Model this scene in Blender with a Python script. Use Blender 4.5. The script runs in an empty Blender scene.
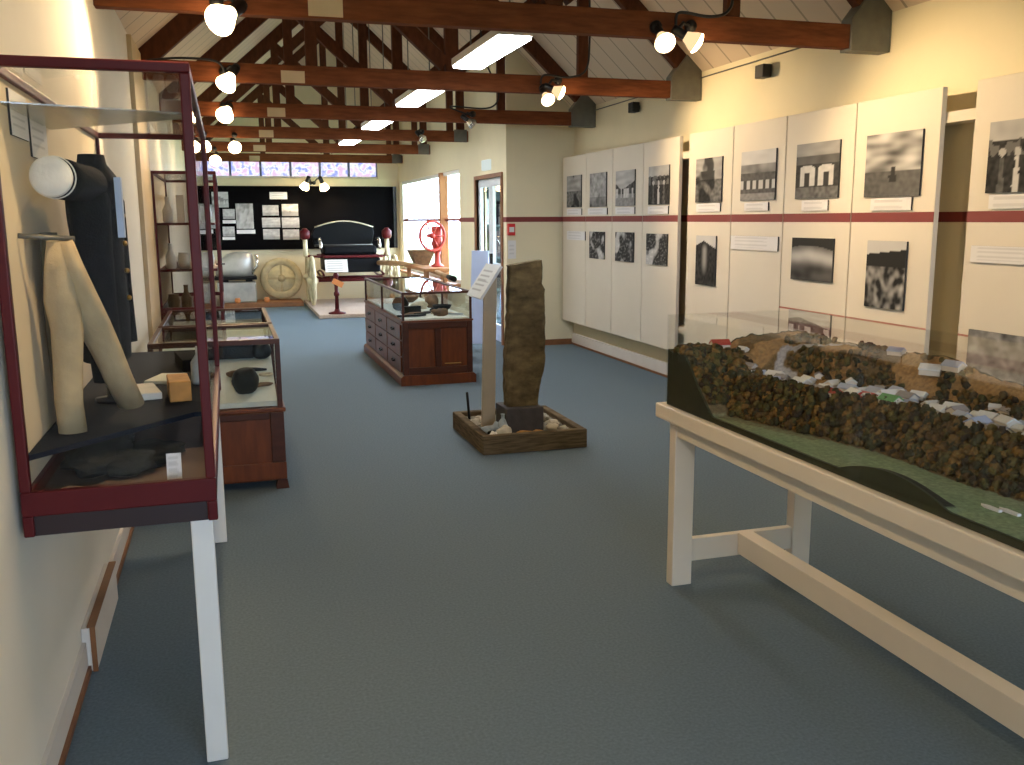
import bpy, math, random
from mathutils import Vector, Matrix, noise as mnoise
random.seed(7)
sc = bpy.context.scene
COL = sc.collection
PI = math.pi

# ------------------------------------------------------------------ materials
def nt(name):
    m = bpy.data.materials.new(name); m.use_nodes = True
    n = m.node_tree; n.nodes.clear()
    out = n.nodes.new('ShaderNodeOutputMaterial')
    return m, n, out

def lin(c):
    f = lambda v: v/12.92 if v <= 0.04045 else ((v+0.055)/1.055)**2.4
    return (f(c[0]/255), f(c[1]/255), f(c[2]/255), 1)

def mat(name, rgb, rough=0.6, metal=0.0, var=0.10, scale=6.0, stretch=(1, 1, 1), bump=0.0, bscale=None, spec=0.5, attr=False):
    """noise-varied principled material; rgb is 0-255 sRGB of the thing itself"""
    m, n, out = nt(name)
    b = n.nodes.new('ShaderNodeBsdfPrincipled')
    b.inputs['Roughness'].default_value = rough
    b.inputs['Metallic'].default_value = metal
    b.inputs['Specular IOR Level'].default_value = spec
    tc = n.nodes.new('ShaderNodeTexCoord'); mp = n.nodes.new('ShaderNodeMapping')
    mp.inputs['Scale'].default_value = stretch
    n.links.new(tc.outputs['Object'], mp.inputs['Vector'])
    nz = n.nodes.new('ShaderNodeTexNoise'); nz.inputs['Scale'].default_value = scale
    nz.inputs['Detail'].default_value = 5
    n.links.new(mp.outputs['Vector'], nz.inputs['Vector'])
    c = lin(rgb)
    mr = n.nodes.new('ShaderNodeMapRange')
    mr.inputs['From Min'].default_value = 0.25; mr.inputs['From Max'].default_value = 0.75
    mr.inputs['To Min'].default_value = 1-var*1.5; mr.inputs['To Max'].default_value = 1+var*1.5
    n.links.new(nz.outputs['Fac'], mr.inputs['Value'])
    mx = n.nodes.new('ShaderNodeMix'); mx.data_type = 'RGBA'; mx.blend_type = 'MULTIPLY'
    mx.inputs[0].default_value = 1.0
    if attr:
        at = n.nodes.new('ShaderNodeAttribute'); at.attribute_name = 'Col'
        n.links.new(at.outputs['Color'], mx.inputs[6])
    else:
        mx.inputs[6].default_value = c
    n.links.new(mr.outputs['Result'], mx.inputs[7])
    n.links.new(mx.outputs[2], b.inputs['Base Color'])
    if bump:
        nb = n.nodes.new('ShaderNodeTexNoise'); nb.inputs['Scale'].default_value = bscale or scale*4
        nb.inputs['Detail'].default_value = 4
        n.links.new(mp.outputs['Vector'], nb.inputs['Vector'])
        bp = n.nodes.new('ShaderNodeBump'); bp.inputs['Strength'].default_value = bump; bp.inputs['Distance'].default_value = 0.01
        n.links.new(nb.outputs['Fac'], bp.inputs['Height']); n.links.new(bp.outputs['Normal'], b.inputs['Normal'])
    n.links.new(b.outputs['BSDF'], out.inputs['Surface'])
    return m

def emit(name, rgb, strength):
    m, n, out = nt(name)
    e = n.nodes.new('ShaderNodeEmission'); e.inputs['Color'].default_value = (*rgb, 1); e.inputs['Strength'].default_value = strength
    n.links.new(e.outputs[0], out.inputs['Surface']); return m

def glass(name, tint=(0.97, 0.985, 0.98), base=0.035, mottled=False, rough=0.0, top=0.75):
    m, n, out = nt(name)
    t = n.nodes.new('ShaderNodeBsdfTransparent'); t.inputs['Color'].default_value = (*tint, 1)
    g = n.nodes.new('ShaderNodeBsdfGlossy'); g.inputs['Roughness'].default_value = rough
    lw = n.nodes.new('ShaderNodeLayerWeight'); lw.inputs['Blend'].default_value = 0.5
    p = n.nodes.new('ShaderNodeMath'); p.operation = 'POWER'; p.inputs[1].default_value = 5
    n.links.new(lw.outputs['Facing'], p.inputs[0])
    mr = n.nodes.new('ShaderNodeMapRange'); mr.inputs['To Min'].default_value = base; mr.inputs['To Max'].default_value = top
    n.links.new(p.outputs[0], mr.inputs['Value'])
    mx = n.nodes.new('ShaderNodeMixShader')
    n.links.new(mr.outputs['Result'], mx.inputs[0]); n.links.new(t.outputs[0], mx.inputs[1]); n.links.new(g.outputs[0], mx.inputs[2])
    if mottled:
        tc = n.nodes.new('ShaderNodeTexCoord'); nz = n.nodes.new('ShaderNodeTexNoise'); nz.inputs['Scale'].default_value = 9
        nz.inputs['Detail'].default_value = 3
        n.links.new(tc.outputs['Object'], nz.inputs['Vector'])
        cr = n.nodes.new('ShaderNodeValToRGB')
        el = cr.color_ramp.elements
        el[0].position = 0.36; el[0].color = (0.16, 0.16, 0.23, 1)
        el[1].position = 0.62; el[1].color = (0.25, 0.195, 0.205, 1)
        e = el.new(0.48); e.color = (0.27, 0.25, 0.235, 1)
        n.links.new(nz.outputs['Fac'], cr.inputs[0]); n.links.new(cr.outputs[0], t.inputs['Color'])
    n.links.new(mx.outputs[0], out.inputs['Surface']); return m

def grooves(name, rgb, spacing, rough=0.7):
    """boarded ceiling: dark joints every `spacing` metres along Y"""
    m, n, out = nt(name)
    b = n.nodes.new('ShaderNodeBsdfPrincipled'); b.inputs['Roughness'].default_value = rough
    tc = n.nodes.new('ShaderNodeTexCoord'); sx = n.nodes.new('ShaderNodeSeparateXYZ'); n.links.new(tc.outputs['Object'], sx.inputs[0])
    a = n.nodes.new('ShaderNodeMath'); a.operation = 'DIVIDE'; a.inputs[1].default_value = spacing; n.links.new(sx.outputs['Y'], a.inputs[0])
    f = n.nodes.new('ShaderNodeMath'); f.operation = 'FRACT'; n.links.new(a.outputs[0], f.inputs[0])
    g = n.nodes.new('ShaderNodeMath'); g.operation = 'GREATER_THAN'; g.inputs[1].default_value = 0.93; n.links.new(f.outputs[0], g.inputs[0])
    c = lin(rgb)
    mx = n.nodes.new('ShaderNodeMix'); mx.data_type = 'RGBA'
    mx.inputs[6].default_value = c; mx.inputs[7].default_value = (c[0]*.55, c[1]*.55, c[2]*.55, 1)
    n.links.new(g.outputs[0], mx.inputs[0]); n.links.new(mx.outputs[2], b.inputs['Base Color'])
    n.links.new(b.outputs[0], out.inputs['Surface']); return m

M = {}
M['carpet'] = mat('teal_carpet', (102, 117, 127), 0.95, var=0.12, scale=90, bump=0.4, bscale=400, spec=0.25)
M['wall'] = mat('cream_plaster', (226, 214, 180), 0.8, var=0.02, scale=3, bump=0.05, bscale=40)
M['wall_l'] = mat('white_plaster', (230, 222, 206), 0.8, var=0.02, scale=3, bump=0.05, bscale=40)
M['ceil'] = grooves('boarded_ceiling', (206, 186, 160), 0.30)
M['beam'] = mat('roof_timber', (112, 62, 35), 0.8, spec=.15, var=0.22, scale=5, stretch=(1.2, 8, 8), bump=0.15)
M['beamv'] = mat('roof_timber_web', (84, 48, 30), 0.8, spec=.15, var=0.22, scale=5, stretch=(5, 5, 2), bump=0.15)
M['steel'] = mat('grey_steel', (108, 106, 98), 0.5, metal=0.5, var=0.1, scale=14)
M['plate'] = mat('pale_plate', (196, 172, 134), 0.6, var=0.05)
M['panel'] = mat('panel_white', (216, 206, 188), 0.7, var=0.015, scale=3)
M['stripe'] = mat('red_brown_stripe', (122, 46, 40), 0.6, var=0.05)
M['stripe2'] = mat('thin_red_line', (168, 96, 80), 0.6, var=0.05)
M['skirt'] = mat('skirting_white', (214, 206, 196), 0.6, var=0.02)
M['brown'] = mat('brown_bead', (128, 82, 46), 0.5, var=0.15, scale=8)
M['burg'] = mat('burgundy_paint', (84, 22, 24), 0.42, spec=.2, var=0.05)
M['burgd'] = mat('burgundy_dark', (36, 13, 15), 0.5, var=0.05)
M['white'] = mat('white_gloss', (226, 222, 216), 0.4, var=0.02)
M['whitec'] = mat('cream_table_paint', (224, 212, 194), 0.4, var=0.02)
M['backp'] = mat('case_back', (222, 204, 172), 0.75, var=0.02)
M['floorp'] = mat('case_floor', (112, 94, 86), 0.75, var=0.05)
M['navyshelf'] = mat('navy_shelf', (20, 26, 40), 0.8, spec=.1, var=0.1)
M['navy'] = mat('navy_cloth', (9, 10, 18), 0.95, spec=.1, var=0.2, scale=20, bump=0.2)
M['black'] = mat('black_plastic', (18, 17, 17), 0.45, var=0.1)
M['blackb'] = mat('black_board', (7, 6, 7), 0.95, spec=.08, var=0.1)
M['cloth_w'] = mat('white_cloth', (226, 222, 212), 0.85, var=0.04, scale=15, bump=0.2)
M['beige'] = mat('beige_cloth', (178, 156, 118), 0.9, var=0.12, scale=14, bump=0.4, bscale=30)
M['ribbon'] = mat('blue_white_ribbon', (190, 204, 232), 0.7, var=0.1)
M['blanket'] = mat('dark_blanket', (34, 34, 30), 0.95, var=0.3, scale=14, bump=0.4)
M['mahog'] = mat('mahogany', (100, 49, 18), 0.4, spec=.3, var=0.2, scale=4, stretch=(6, 6, 1), bump=0.03)
M['mahogd'] = mat('mahogany_dark', (68, 32, 14), 0.4, spec=.3, var=0.2, scale=4, stretch=(1, 1, 6))
M['brass'] = mat('brass', (190, 150, 80), 0.3, metal=0.9, var=0.05)
M['darkmetal'] = mat('dark_handle', (36, 30, 28), 0.4, metal=0.5, var=0.1)
M['iron'] = mat('blackened_iron', (20, 19, 18), 0.6, spec=.3, metal=0.3, var=0.3, scale=20, bump=0.3)
M['bone'] = mat('pale_bone', (196, 184, 156), 0.7, var=0.15, scale=20)
M['brownart'] = mat('brown_artefact', (110, 82, 54), 0.7, var=0.25, scale=20)
M['linen'] = mat('white_linen', (206, 210, 200), 0.85, var=0.04, scale=20)
M['weathered'] = mat('weathered_timber', (100, 86, 66), 0.95, spec=.1, var=0.4, scale=6, stretch=(1.2, 1.2, 14), bump=0.6, bscale=10)
M['gravel'] = mat('grey_gravel', (116, 112, 96), 0.95, var=0.5, scale=60, bump=1.0, bscale=70)
M['slate'] = mat('slate_block', (72, 68, 68), 0.85, var=0.15, scale=20, bump=0.2)
M['slab'] = mat('lichened_stone', (104, 90, 64), 0.95, var=0.38, scale=11, stretch=(1, 1, 1.6), bump=0.8, bscale=26, spec=.2)
M['tanboard'] = mat('tan_post', (186, 168, 142), 0.7, var=0.06)
M['amber'] = mat('amber_stone', (190, 136, 66), 0.6, var=0.2, scale=20)
M['palestone'] = mat('pale_stone', (196, 186, 164), 0.9, var=0.2, scale=20, bump=0.4)
M['bluestone'] = mat('pale_blue_stone', (166, 176, 180), 0.7, var=0.2, scale=16)
M['paint'] = mat('printed_surface', (255, 255, 255), 0.7, var=0.02, spec=.12, attr=True)
M['terrain'] = mat('model_ground', (255, 255, 255), 0.9, var=0.25, scale=70, bump=0.5, bscale=120, attr=True)
M['boardg'] = mat('dark_green_edge', (48, 52, 30), 0.7, var=0.15, scale=20)
M['foliage'] = mat('model_foliage', (84, 64, 28), 0.95, var=0.5, scale=30, bump=0.6, bscale=150)
M['foliage2'] = mat('model_foliage_dark', (62, 58, 26), 0.95, var=0.5, scale=30, bump=0.6, bscale=150)
M['foliage3'] = mat('model_foliage_gold', (112, 84, 36), 0.95, var=0.4, scale=30, bump=0.6, bscale=150)
M['cream'] = mat('cream_paint', (214, 202, 164), 0.6, var=0.1, scale=12)
M['wheelw'] = mat('tan_wheel', (190, 174, 136), 0.7, var=0.12, scale=12)
M['rug'] = mat('beige_carpet', (190, 168, 150), 0.95, var=0.1, scale=40, bump=0.3)
M['dais'] = mat('dais_timber', (140, 92, 56), 0.6, var=0.2, scale=6)
M['leather'] = mat('black_leather', (8, 8, 10), 0.6, spec=.15, var=0.2, scale=20, bump=0.2)
M['redpaint'] = mat('red_iron', (168, 48, 36), 0.45, var=0.15, scale=12)
M['firered'] = mat('fire_red', (206, 36, 34), 0.4, var=0.05)
M['oak'] = mat('pale_oak', (160, 108, 62), 0.55, var=0.15, scale=5, stretch=(4, 4, 1))
M['shaft'] = mat('worn_shaft', (176, 140, 100), 0.6, var=0.15, scale=8)
M['machine'] = mat('pale_grey_metal', (176, 172, 162), 0.4, metal=0.4, var=0.15, scale=6)
M['orange'] = mat('orange_glaze', (222, 140, 78), 0.4, var=0.1)
M['doorw'] = mat('door_white', (214, 220, 226), 0.45, var=0.02)
M['cable'] = mat('black_cable', (24, 22, 22), 0.6, var=0.05)
M['chrome'] = mat('reflector_silver', (210, 205, 195), 0.15, metal=0.9, var=0.03)
M['grass'] = mat('lawn', (110, 130, 80), 0.9, var=0.3)
M['glass'] = glass('clear_glass')
M['glassk'] = glass('case_glass', tint=(0.97, 0.975, 0.975), base=0.014, top=.55)
M['acrylic'] = glass('clear_acrylic', tint=(0.97, 0.975, 0.97), base=0.025, top=0.22)
M['shelfg'] = glass('frosted_glass', tint=(0.62, 0.64, 0.6), base=0.25, rough=0.25)
M['stain'] = glass('mottled_window_glass', mottled=True)
M['tube'] = emit('fluorescent', (0.95, 0.97, 1.0), 30)
M['bulb'] = emit('spot_bulb', (1.0, 0.70, 0.36), 30)
M['bulbw'] = emit('spot_bulb_side', (1.0, 0.74, 0.42), 9)
M['bulbr'] = emit('spot_reflector_glow', (1.0, 0.66, 0.34), 1.1)
M['exit'] = emit('exit_box', (0.85, 0.95, 0.9), 0.7)

# ------------------------------------------------------------------ mesh helper
class MB:
    def __init__(s, xf=None):
        s.v = []; s.f = []; s.sm = []; s.c = None; s.xf = xf
    def add(s, vs, fs, smooth=False, cols=None):
        o = len(s.v)
        for p in vs:
            p = Vector(p)
            s.v.append(s.xf @ p if s.xf else p)
        for f in fs:
            s.f.append([i+o for i in f]); s.sm.append(smooth)
        if cols is not None:
            if s.c is None: s.c = [(0.05, 0.05, 0.05)]*o
            s.c += cols
        elif s.c is not None:
            s.c += [(0.05, 0.05, 0.05)]*len(vs)
        return s
    def box(s, x0, x1, y0, y1, z0, z1):
        return s.add([(x0, y0, z0), (x1, y0, z0), (x1, y1, z0), (x0, y1, z0), (x0, y0, z1), (x1, y0, z1), (x1, y1, z1), (x0, y1, z1)],
                     [(0, 3, 2, 1), (4, 5, 6, 7), (0, 1, 5, 4), (1, 2, 6, 5), (2, 3, 7, 6), (3, 0, 4, 7)])
    def prism(s, pts, axis, a, b):
        """polygon pts in the two other axes extruded along axis from a to b"""
        def P(u, w, t):
            return {'x': (t, u, w), 'y': (u, t, w), 'z': (u, w, t)}[axis]
        n = len(pts)
        vs = [P(u, w, a) for u, w in pts]+[P(u, w, b) for u, w in pts]
        fs = [tuple(range(n-1, -1, -1)), tuple(range(n, 2*n))]+[(i, (i+1) % n, (i+1) % n+n, i+n) for i in range(n)]
        return s.add(vs, fs)
    def beam(s, p, q, w, h, up=(0, 0, 1)):
        p = Vector(p); q = Vector(q); d = (q-p).normalized(); sd = d.cross(Vector(up)).normalized(); u = sd.cross(d)
        vs = []
        for e in (p, q):
            for a, b in ((-1, -1), (1, -1), (1, 1), (-1, 1)): vs.append(e+sd*a*w/2+u*b*h/2)
        return s.add(vs, [(3, 2, 1, 0), (4, 5, 6, 7), (0, 1, 5, 4), (1, 2, 6, 5), (2, 3, 7, 6), (3, 0, 4, 7)])
    def tube(s, pts, r, n=10, caps=True, flat=1.0):
        pts = [Vector(p) for p in pts]; rs = r if isinstance(r, (list, tuple)) else [r]*len(pts)
        vs = []; fs = []
        prev = None
        for i, p in enumerate(pts):
            d = (pts[min(i+1, len(pts)-1)]-pts[max(i-1, 0)]).normalized()
            if prev is None:
                a = d.cross(Vector((0, 0, 1)))
                if a.length < 1e-3: a = d.cross(Vector((0, 1, 0)))
                a.normalize()
            else:
                a = (prev-d*prev.dot(d)).normalized()
            prev = a; b = d.cross(a)
            for k in range(n):
                t = 2*PI*k/n
                vs.append(p+(a*math.cos(t)+b*math.sin(t)*flat)*rs[i])
        for i in range(len(pts)-1):
            for k in range(n):
                fs.append((i*n+k, i*n+(k+1) % n, (i+1)*n+(k+1) % n, (i+1)*n+k))
        s.add(vs, fs, True)
        if caps:
            o = len(s.v)-len(vs)
            s.f.append([o+k for k in range(n-1, -1, -1)]); s.sm.append(False)
            s.f.append([o+(len(pts)-1)*n+k for k in range(n)]); s.sm.append(False)
        return s
    def lathe(s, prof, c=(0, 0, 0), axis=(0, 0, 1), n=20):
        """prof: list of (radius, height) along axis from c"""
        ax = Vector(axis).normalized(); a = ax.cross(Vector((0.3, 0.9, 0.1)))
        a.normalize(); b = ax.cross(a); c = Vector(c)
        vs = []; fs = []
        for r, h in prof:
            for k in range(n):
                t = 2*PI*k/n; vs.append(c+ax*h+(a*math.cos(t)+b*math.sin(t))*max(r, 1e-4))
        for i in range(len(prof)-1):
            for k in range(n): fs.append((i*n+k, i*n+(k+1) % n, (i+1)*n+(k+1) % n, (i+1)*n+k))
        fs.append(tuple(range(n-1, -1, -1))); fs.append(tuple((len(prof)-1)*n+k for k in range(n)))
        return s.add(vs, fs, True)
    def torus(s, c, axis, R, r, n=32, m=8, flat=1.0):
        ax = Vector(axis).normalized(); a = ax.cross(Vector((0.3, 0.2, 0.9))); a.normalize(); b = ax.cross(a); c = Vector(c)
        vs = []; fs = []
        for i in range(n):
            t = 2*PI*i/n; rd = a*math.cos(t)+b*math.sin(t)
            for j in range(m):
                q = 2*PI*j/m; vs.append(c+rd*(R+r*math.cos(q))+ax*r*flat*math.sin(q))
        for i in range(n):
            for j in range(m): fs.append((i*m+j, ((i+1) % n)*m+j, ((i+1) % n)*m+(j+1) % m, i*m+(j+1) % m))
        return s.add(vs, fs, True)
    def blob(s, c, r, seed=0, amp=0.2, nu=10, nv=7, freq=1.7, smooth=True):
        c = Vector(c); r = Vector(r) if not isinstance(r, (int, float)) else Vector((r, r, r))
        vs = [(c.x, c.y, c.z-r.z)]; fs = []
        for j in range(1, nv):
            ph = -PI/2+PI*j/nv
            for i in range(nu):
                t = 2*PI*i/nu; d = Vector((math.cos(ph)*math.cos(t), math.cos(ph)*math.sin(t), math.sin(ph)))
                k = 1+amp*mnoise.noise(d*freq+Vector((seed*3.1, seed*1.7, seed)))*1.6
                vs.append((c.x+d.x*r.x*k, c.y+d.y*r.y*k, c.z+d.z*r.z*k))
        vs.append((c.x, c.y, c.z+r.z))
        for i in range(nu):
            fs.append((0, 1+(i+1) % nu, 1+i)); e = 1+(nv-2)*nu
            fs.append((e+i, e+(i+1) % nu, len(vs)-1))
        for j in range(nv-2):
            for i in range(nu): fs.append((1+j*nu+i, 1+j*nu+(i+1) % nu, 1+(j+1)*nu+(i+1) % nu, 1+(j+1)*nu+i))
        return s.add(vs, fs, smooth)
    def loft(s, secs, n=20):
        """secs: (cx,cy,z,rx,ry); closed horizontal sections"""
        vs = []; fs = []
        for cx, cy, z, rx, ry in secs:
            for k in range(n):
                t = 2*PI*k/n; vs.append((cx+rx*math.cos(t), cy+ry*math.sin(t), z))
        for i in range(len(secs)-1):
            for k in range(n): fs.append((i*n+k, i*n+(k+1) % n, (i+1)*n+(k+1) % n, (i+1)*n+k))
        fs.append(tuple(range(n-1, -1, -1))); fs.append(tuple((len(secs)-1)*n+k for k in range(n)))
        return s.add(vs, fs, True)
    def build(s, name, m, parent=None, bevel=0.0, kind=None, label=None, cat=None, group=None, seg=2):
        xs = [p.x for p in s.v]; ys = [p.y for p in s.v]; zs = [p.z for p in s.v]
        if parent is not None:
            pl = parent['_w']; org = Vector((pl[0], pl[1], pl[2]))
        else:
            org = Vector(((min(xs)+max(xs))/2, (min(ys)+max(ys))/2, min(zs)))
        me = bpy.data.meshes.new(name)
        me.from_pydata([tuple(p-org) for p in s.v], [], s.f)
        me.validate()
        if len(me.polygons) == len(s.sm):
            me.polygons.foreach_set('use_smooth', s.sm)
        if s.c is not None:
            at = me.color_attributes.new('Col', 'FLOAT_COLOR', 'POINT')
            for i, c in enumerate(s.c): at.data[i].color = (*c, 1)
        me.materials.append(M[m] if isinstance(m, str) else m)
        o = bpy.data.objects.new(name, me); COL.objects.link(o)
        if parent is not None: o.parent = parent
        else: o.location = org
        o['_w'] = tuple(org)
        if bevel:
            bv = o.modifiers.new('bevel', 'BEVEL'); bv.width = bevel; bv.segments = seg; bv.limit_method = 'ANGLE'; bv.angle_limit = 0.7
        if kind: o['kind'] = kind
        if label: o['label'] = label
        if cat: o['category'] = cat
        if group: o['group'] = group
        return o

def thing(name, loc, label, cat, group=None):
    o = bpy.data.objects.new(name, None); COL.objects.link(o); o.location = loc; o.empty_display_size = 0.1
    o['_w'] = tuple(loc); o['label'] = label; o['category'] = cat
    if group: o['group'] = group
    return o

KIDS = {}
def copy_tree(o, loc=None, label=None, parent=None):
    c = o.copy(); COL.objects.link(c)
    if parent is not None: c.parent = parent
    if loc is not None: c.location = loc; c['_w'] = tuple(loc)
    if label: c['label'] = label
    for ch in [k for k in ALLOBJ() if k.parent == o]:
        copy_tree(ch, parent=c)
    return c
def ALLOBJ(): return list(COL.objects)

def struct(name, mb, m, bevel=0.0): return mb.build(name, m, bevel=bevel, kind='structure')

# painted flat thing: front grid with colours from func(u, v) in 0..1 (v up)
def painted(name, o, u, v, w, h, t, func, label, cat, group=None, nx=40, ny=46, parent=None, rim=(0.05, 0.05, 0.05), m='paint'):
    """o = lower-left corner of the front face seen from the viewer, u right, v up; thickness t goes backwards"""
    o = Vector(o); u = Vector(u).normalized(); v = Vector(v).normalized(); nrm = u.cross(v)
    mb = MB(); vs = []; cs = []; fs = []
    for j in range(ny+1):
        for i in range(nx+1):
            a = i/nx; b = j/ny
            vs.append(o+u*w*a+v*h*b); c = func(a, b)
            if isinstance(c, (int, float)): c = (c, c*0.97, c*0.93)
            cs.append(c)
    for j in range(ny):
        for i in range(nx):
            k = j*(nx+1)+i; fs.append((k, k+1, k+nx+2, k+nx+1))
    mb.add(vs, fs, False, cs)
    e = 0.0008
    b0 = [o-nrm*e, o+u*w-nrm*e, o+u*w+v*h-nrm*e, o+v*h-nrm*e]; b1 = [p-nrm*t for p in b0]
    mb.add(b0+b1, [(7, 6, 5, 4), (0, 1, 5, 4), (1, 2, 6, 5), (2, 3, 7, 6), (3, 0, 4, 7), (0, 1, 2, 3)], False, [rim]*8)
    return mb.build(name, m, parent, label=label, cat=cat, group=group)

def N(x, y, s=0): return mnoise.noise(Vector((x, y, s*7.3)))
def sm(a, b, x):
    t = max(0, min(1, (x-a)/(b-a))); return t*t*(3-2*t)

def pic(style, seed):
    def f(u, v):
        n = N(u*5, v*5, seed); n2 = N(u*14, v*14, seed+3); n3 = N(u*3, v*9, seed+5)
        if style == 'village':
            sky = 0.42+0.15*n3
            hill = 0.62+0.12*math.sin(u*4+seed)+0.05*n
            c = sky if v > hill else (0.06+0.05*n2+0.10*max(0, n) if v > 0.34 else 0.26+0.1*n2)
            if 0.22 < v < 0.48 and N(u*7, seed) > 0.0: c = 0.50+0.15*n2
            return max(0.015, c)
        if style == 'cottages':
            c = 0.30+0.1*n3 if v > 0.78 else 0.045+0.03*n2
            if v > 0.62 and v < 0.78: c = 0.11+0.05*n
            for cx in (0.28, 0.72):
                w = 0.17
                if abs(u-cx) < w and 0.22 < v < 0.60-0.4*max(0, abs(u-cx)-0.08): c = 0.55+0.1*n2
                if abs(u-cx) < 0.06 and 0.22 < v < 0.46: c = 0.04
            if v < 0.2: c = 0.13+0.08*n2
            return max(0.015, c)
        if style == 'terrace':
            c = 0.55+0.08*n3 if v > 0.72 else 0.10+0.05*n2
            if 0.55 < v <= 0.72: c = 0.22+0.18*n
            if 0.22 < v < 0.40: c = 0.50 if math.sin(u*34) > -0.2 else 0.06
            if v < 0.15: c = 0.25+0.08*n2
            return max(0.015, c)
        if style == 'moor':
            c = (0.34+0.35*n3+0.12*n if v > 0.40 else 0.085+0.04*n2+0.04*u)
            if abs(u-.52+.01*n2) < .035+.03*(v < .34) and .22 < v < .46+.03*n2: c = 0.035
            return max(0.015, c)
        if style == 'people':
            c = 0.40+0.1*n if v > 0.72 else 0.035+0.03*n2
            if 0.50 < v <= 0.75 and N(u*9, v*6, seed) > 0.1: c = 0.14
            for k in range(3):
                cx = 0.25+0.26*k; 
                q = abs(u-cx)-.035-.06*max(0, .42-v)-.012*n2
                if q < 0 and v < .50: c = 0.10+0.42*((k+seed) % 2)+.06*n2
                if (u-cx)**2+(v-.56)**2*.8 < .0032: c = .42
            return max(0.015, c)
        if style == 'stones':
            if v > 0.80+0.08*u: return 0.5
            if v > 0.62: return 0.025
            return max(0.02, 0.13+0.30*N(u*9, v*9, seed)+0.1*n2)
        if style == 'wave':
            d = v-0.55-0.25*u+0.3*u*u
            c = 0.03 if d > 0.22 else 0.06+0.38*math.exp(-(d/0.16)**2)+0.06*n
            return max(0.012, c)
        if style == 'valley':
            c = 0.55 if v > 0.9-0.25*abs(u-0.4) else 0.03+0.03*n2
            c = max(c, 0.30*math.exp(-((u-0.45)/0.12)**2)*sm(0.1, 0.5, v)*(1-sm(0.7, 0.9, v)))
            return max(0.012, c)
        if style == 'figure':
            c = 0.30+0.14*n3 if v > 0.5 else 0.14+0.1*n2
            c = c*(1-.85*sm(-.05, .25, N(u*4+seed, v*2.6, seed+20)-1.6*abs(u-.5)+.35*(v < .7)))
            return max(0.015, c)
        if style == 'bright':
            c = 0.32+0.2*n+0.1*n2
            if v < 0.3: c *= 0.6
            return max(0.02, c)
        if style == 'dark':
            c = 0.04+0.05*max(0, n)+0.03*n2
            c += 0.45*sm(.12, .42, N(u*3.1+.7*seed, v*2.6, seed+11))+0.10*sm(.1, .4, n2)
            return max(0.012, c)
        if style == 'rockface':
            return max(0.05, 0.30+0.28*n+0.15*n2-0.1*v)
        return 0.3
    return f

def text(rows=3, bg=0.72, ink=0.61, m=0.1, tint=(1, 0.97, 0.95)):
    def f(u, v):
        c = bg
        if m < u < 1-m*(1+int(v*rows*3) % 3) and 0.12 < v < 0.9:
            r = (v*rows*1.0) % 1
            if 0.3 < r < 0.7: c = ink
        return (c*tint[0], c*tint[1], c*tint[2])
    return f

# ------------------------------------------------------------------ setting
XL, XR, XR2, YP, YE, YB = -0.56, 4.12, 3.25, 10.80, 18.10, -3.2
AX, AZ = 1.85, 4.93            # ridge
ZL, ZR = 2.80, 2.83            # ceiling springing
def zceil(x): return ZL+(x-XL)*(AZ-ZL)/(AX-XL) if x < AX else ZR+(XR-x)*(AZ-ZR)/(XR-AX)

struct('floor', MB().box(XL-0.2, XR+0.2, YB-0.2, YE+0.2, -0.1, 0), 'carpet')
# left wall
struct('wall_left', MB().box(XL-0.15, XL, YB, YE, 0, ZL+0.05), 'wall_l')
struct('wall_right', MB().box(XR, XR+0.15, YB, YP+0.001, 0, ZR+0.03), 'wall')
# return wall facing the camera (pillar) and the far right wall with door and window openings
zz = zceil(XR2)
struct('wall_return', MB().prism([(XR2, 0), (XR, 0), (XR, zceil(XR)), (XR2, zz)], 'y', YP, YP+0.14), 'wall')
D0, D1, DZ = 11.0, 12.2, 2.07
W0, W1, WZ0, WZ1 = 13.15, 17.85, 0.62, 2.27
mb = MB(); t = 0.14
mb.box(XR2, XR2+t, YP+0.14, D0, 0, DZ).box(XR2, XR2+t, D1, W0, 0, DZ)
mb.box(XR2, XR2+t, YP+0.14, D1, DZ, zz).box(XR2, XR2+t, D1, W0, DZ, zz).box(XR2, XR2+t, W0, W1, 0, WZ0).box(XR2, XR2+t, W0, W1, WZ1, zz).box(XR2, XR2+t, W1, YE, 0, zz)
struct('wall_far_right', mb, 'wall')
# end wall with clerestory window
EX0, EX1, EZ0, EZ1 = -0.40, 2.86, 2.34, 2.69
mb = MB()
mb.box(XL, XR2+t, YE, YE+0.15, 0, EZ0).box(XL, EX0, YE, YE+0.15, EZ0, EZ1).box(EX1, XR2+t, YE, YE+0.15, EZ0, EZ1)
mb.prism([(XL, EZ1), (XR2+t, EZ1), (XR2+t, zceil(XR2+t)), (AX, AZ), (XL, ZL+0.06)], 'y', YE, YE+0.15)
struct('wall_end', mb, 'wall')
# back wall behind the camera with a wide glazed entrance window
BX0, BX1, BZ0, BZ1 = 0.2, 3.2, 1.10, 2.40
mb = MB()
mb.box(XL, XR, YB-0.15, YB, 0, BZ0).box(XL, BX0, YB-0.15, YB, BZ0, BZ1).box(BX1, XR, YB-0.15, YB, BZ0, BZ1)
mb.prism([(XL, BZ1), (XR, BZ1), (XR, ZR), (AX, AZ), (XL, ZL)], 'y', YB-0.15, YB)
struct('wall_back', mb, 'wall')
w = struct('window_3', MB().box(BX0, BX1, YB-0.09, YB-0.05, BZ0, BZ0+0.06).box(BX0, BX1, YB-0.09, YB-0.05, BZ1-0.06, BZ1).box(BX0, BX0+.06, YB-0.09, YB-0.05, BZ0, BZ1).box(BX1-.06, BX1, YB-0.09, YB-0.05, BZ0, BZ1).box(1.77, 1.83, YB-0.09, YB-0.05, BZ0, BZ1), 'white')
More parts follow.
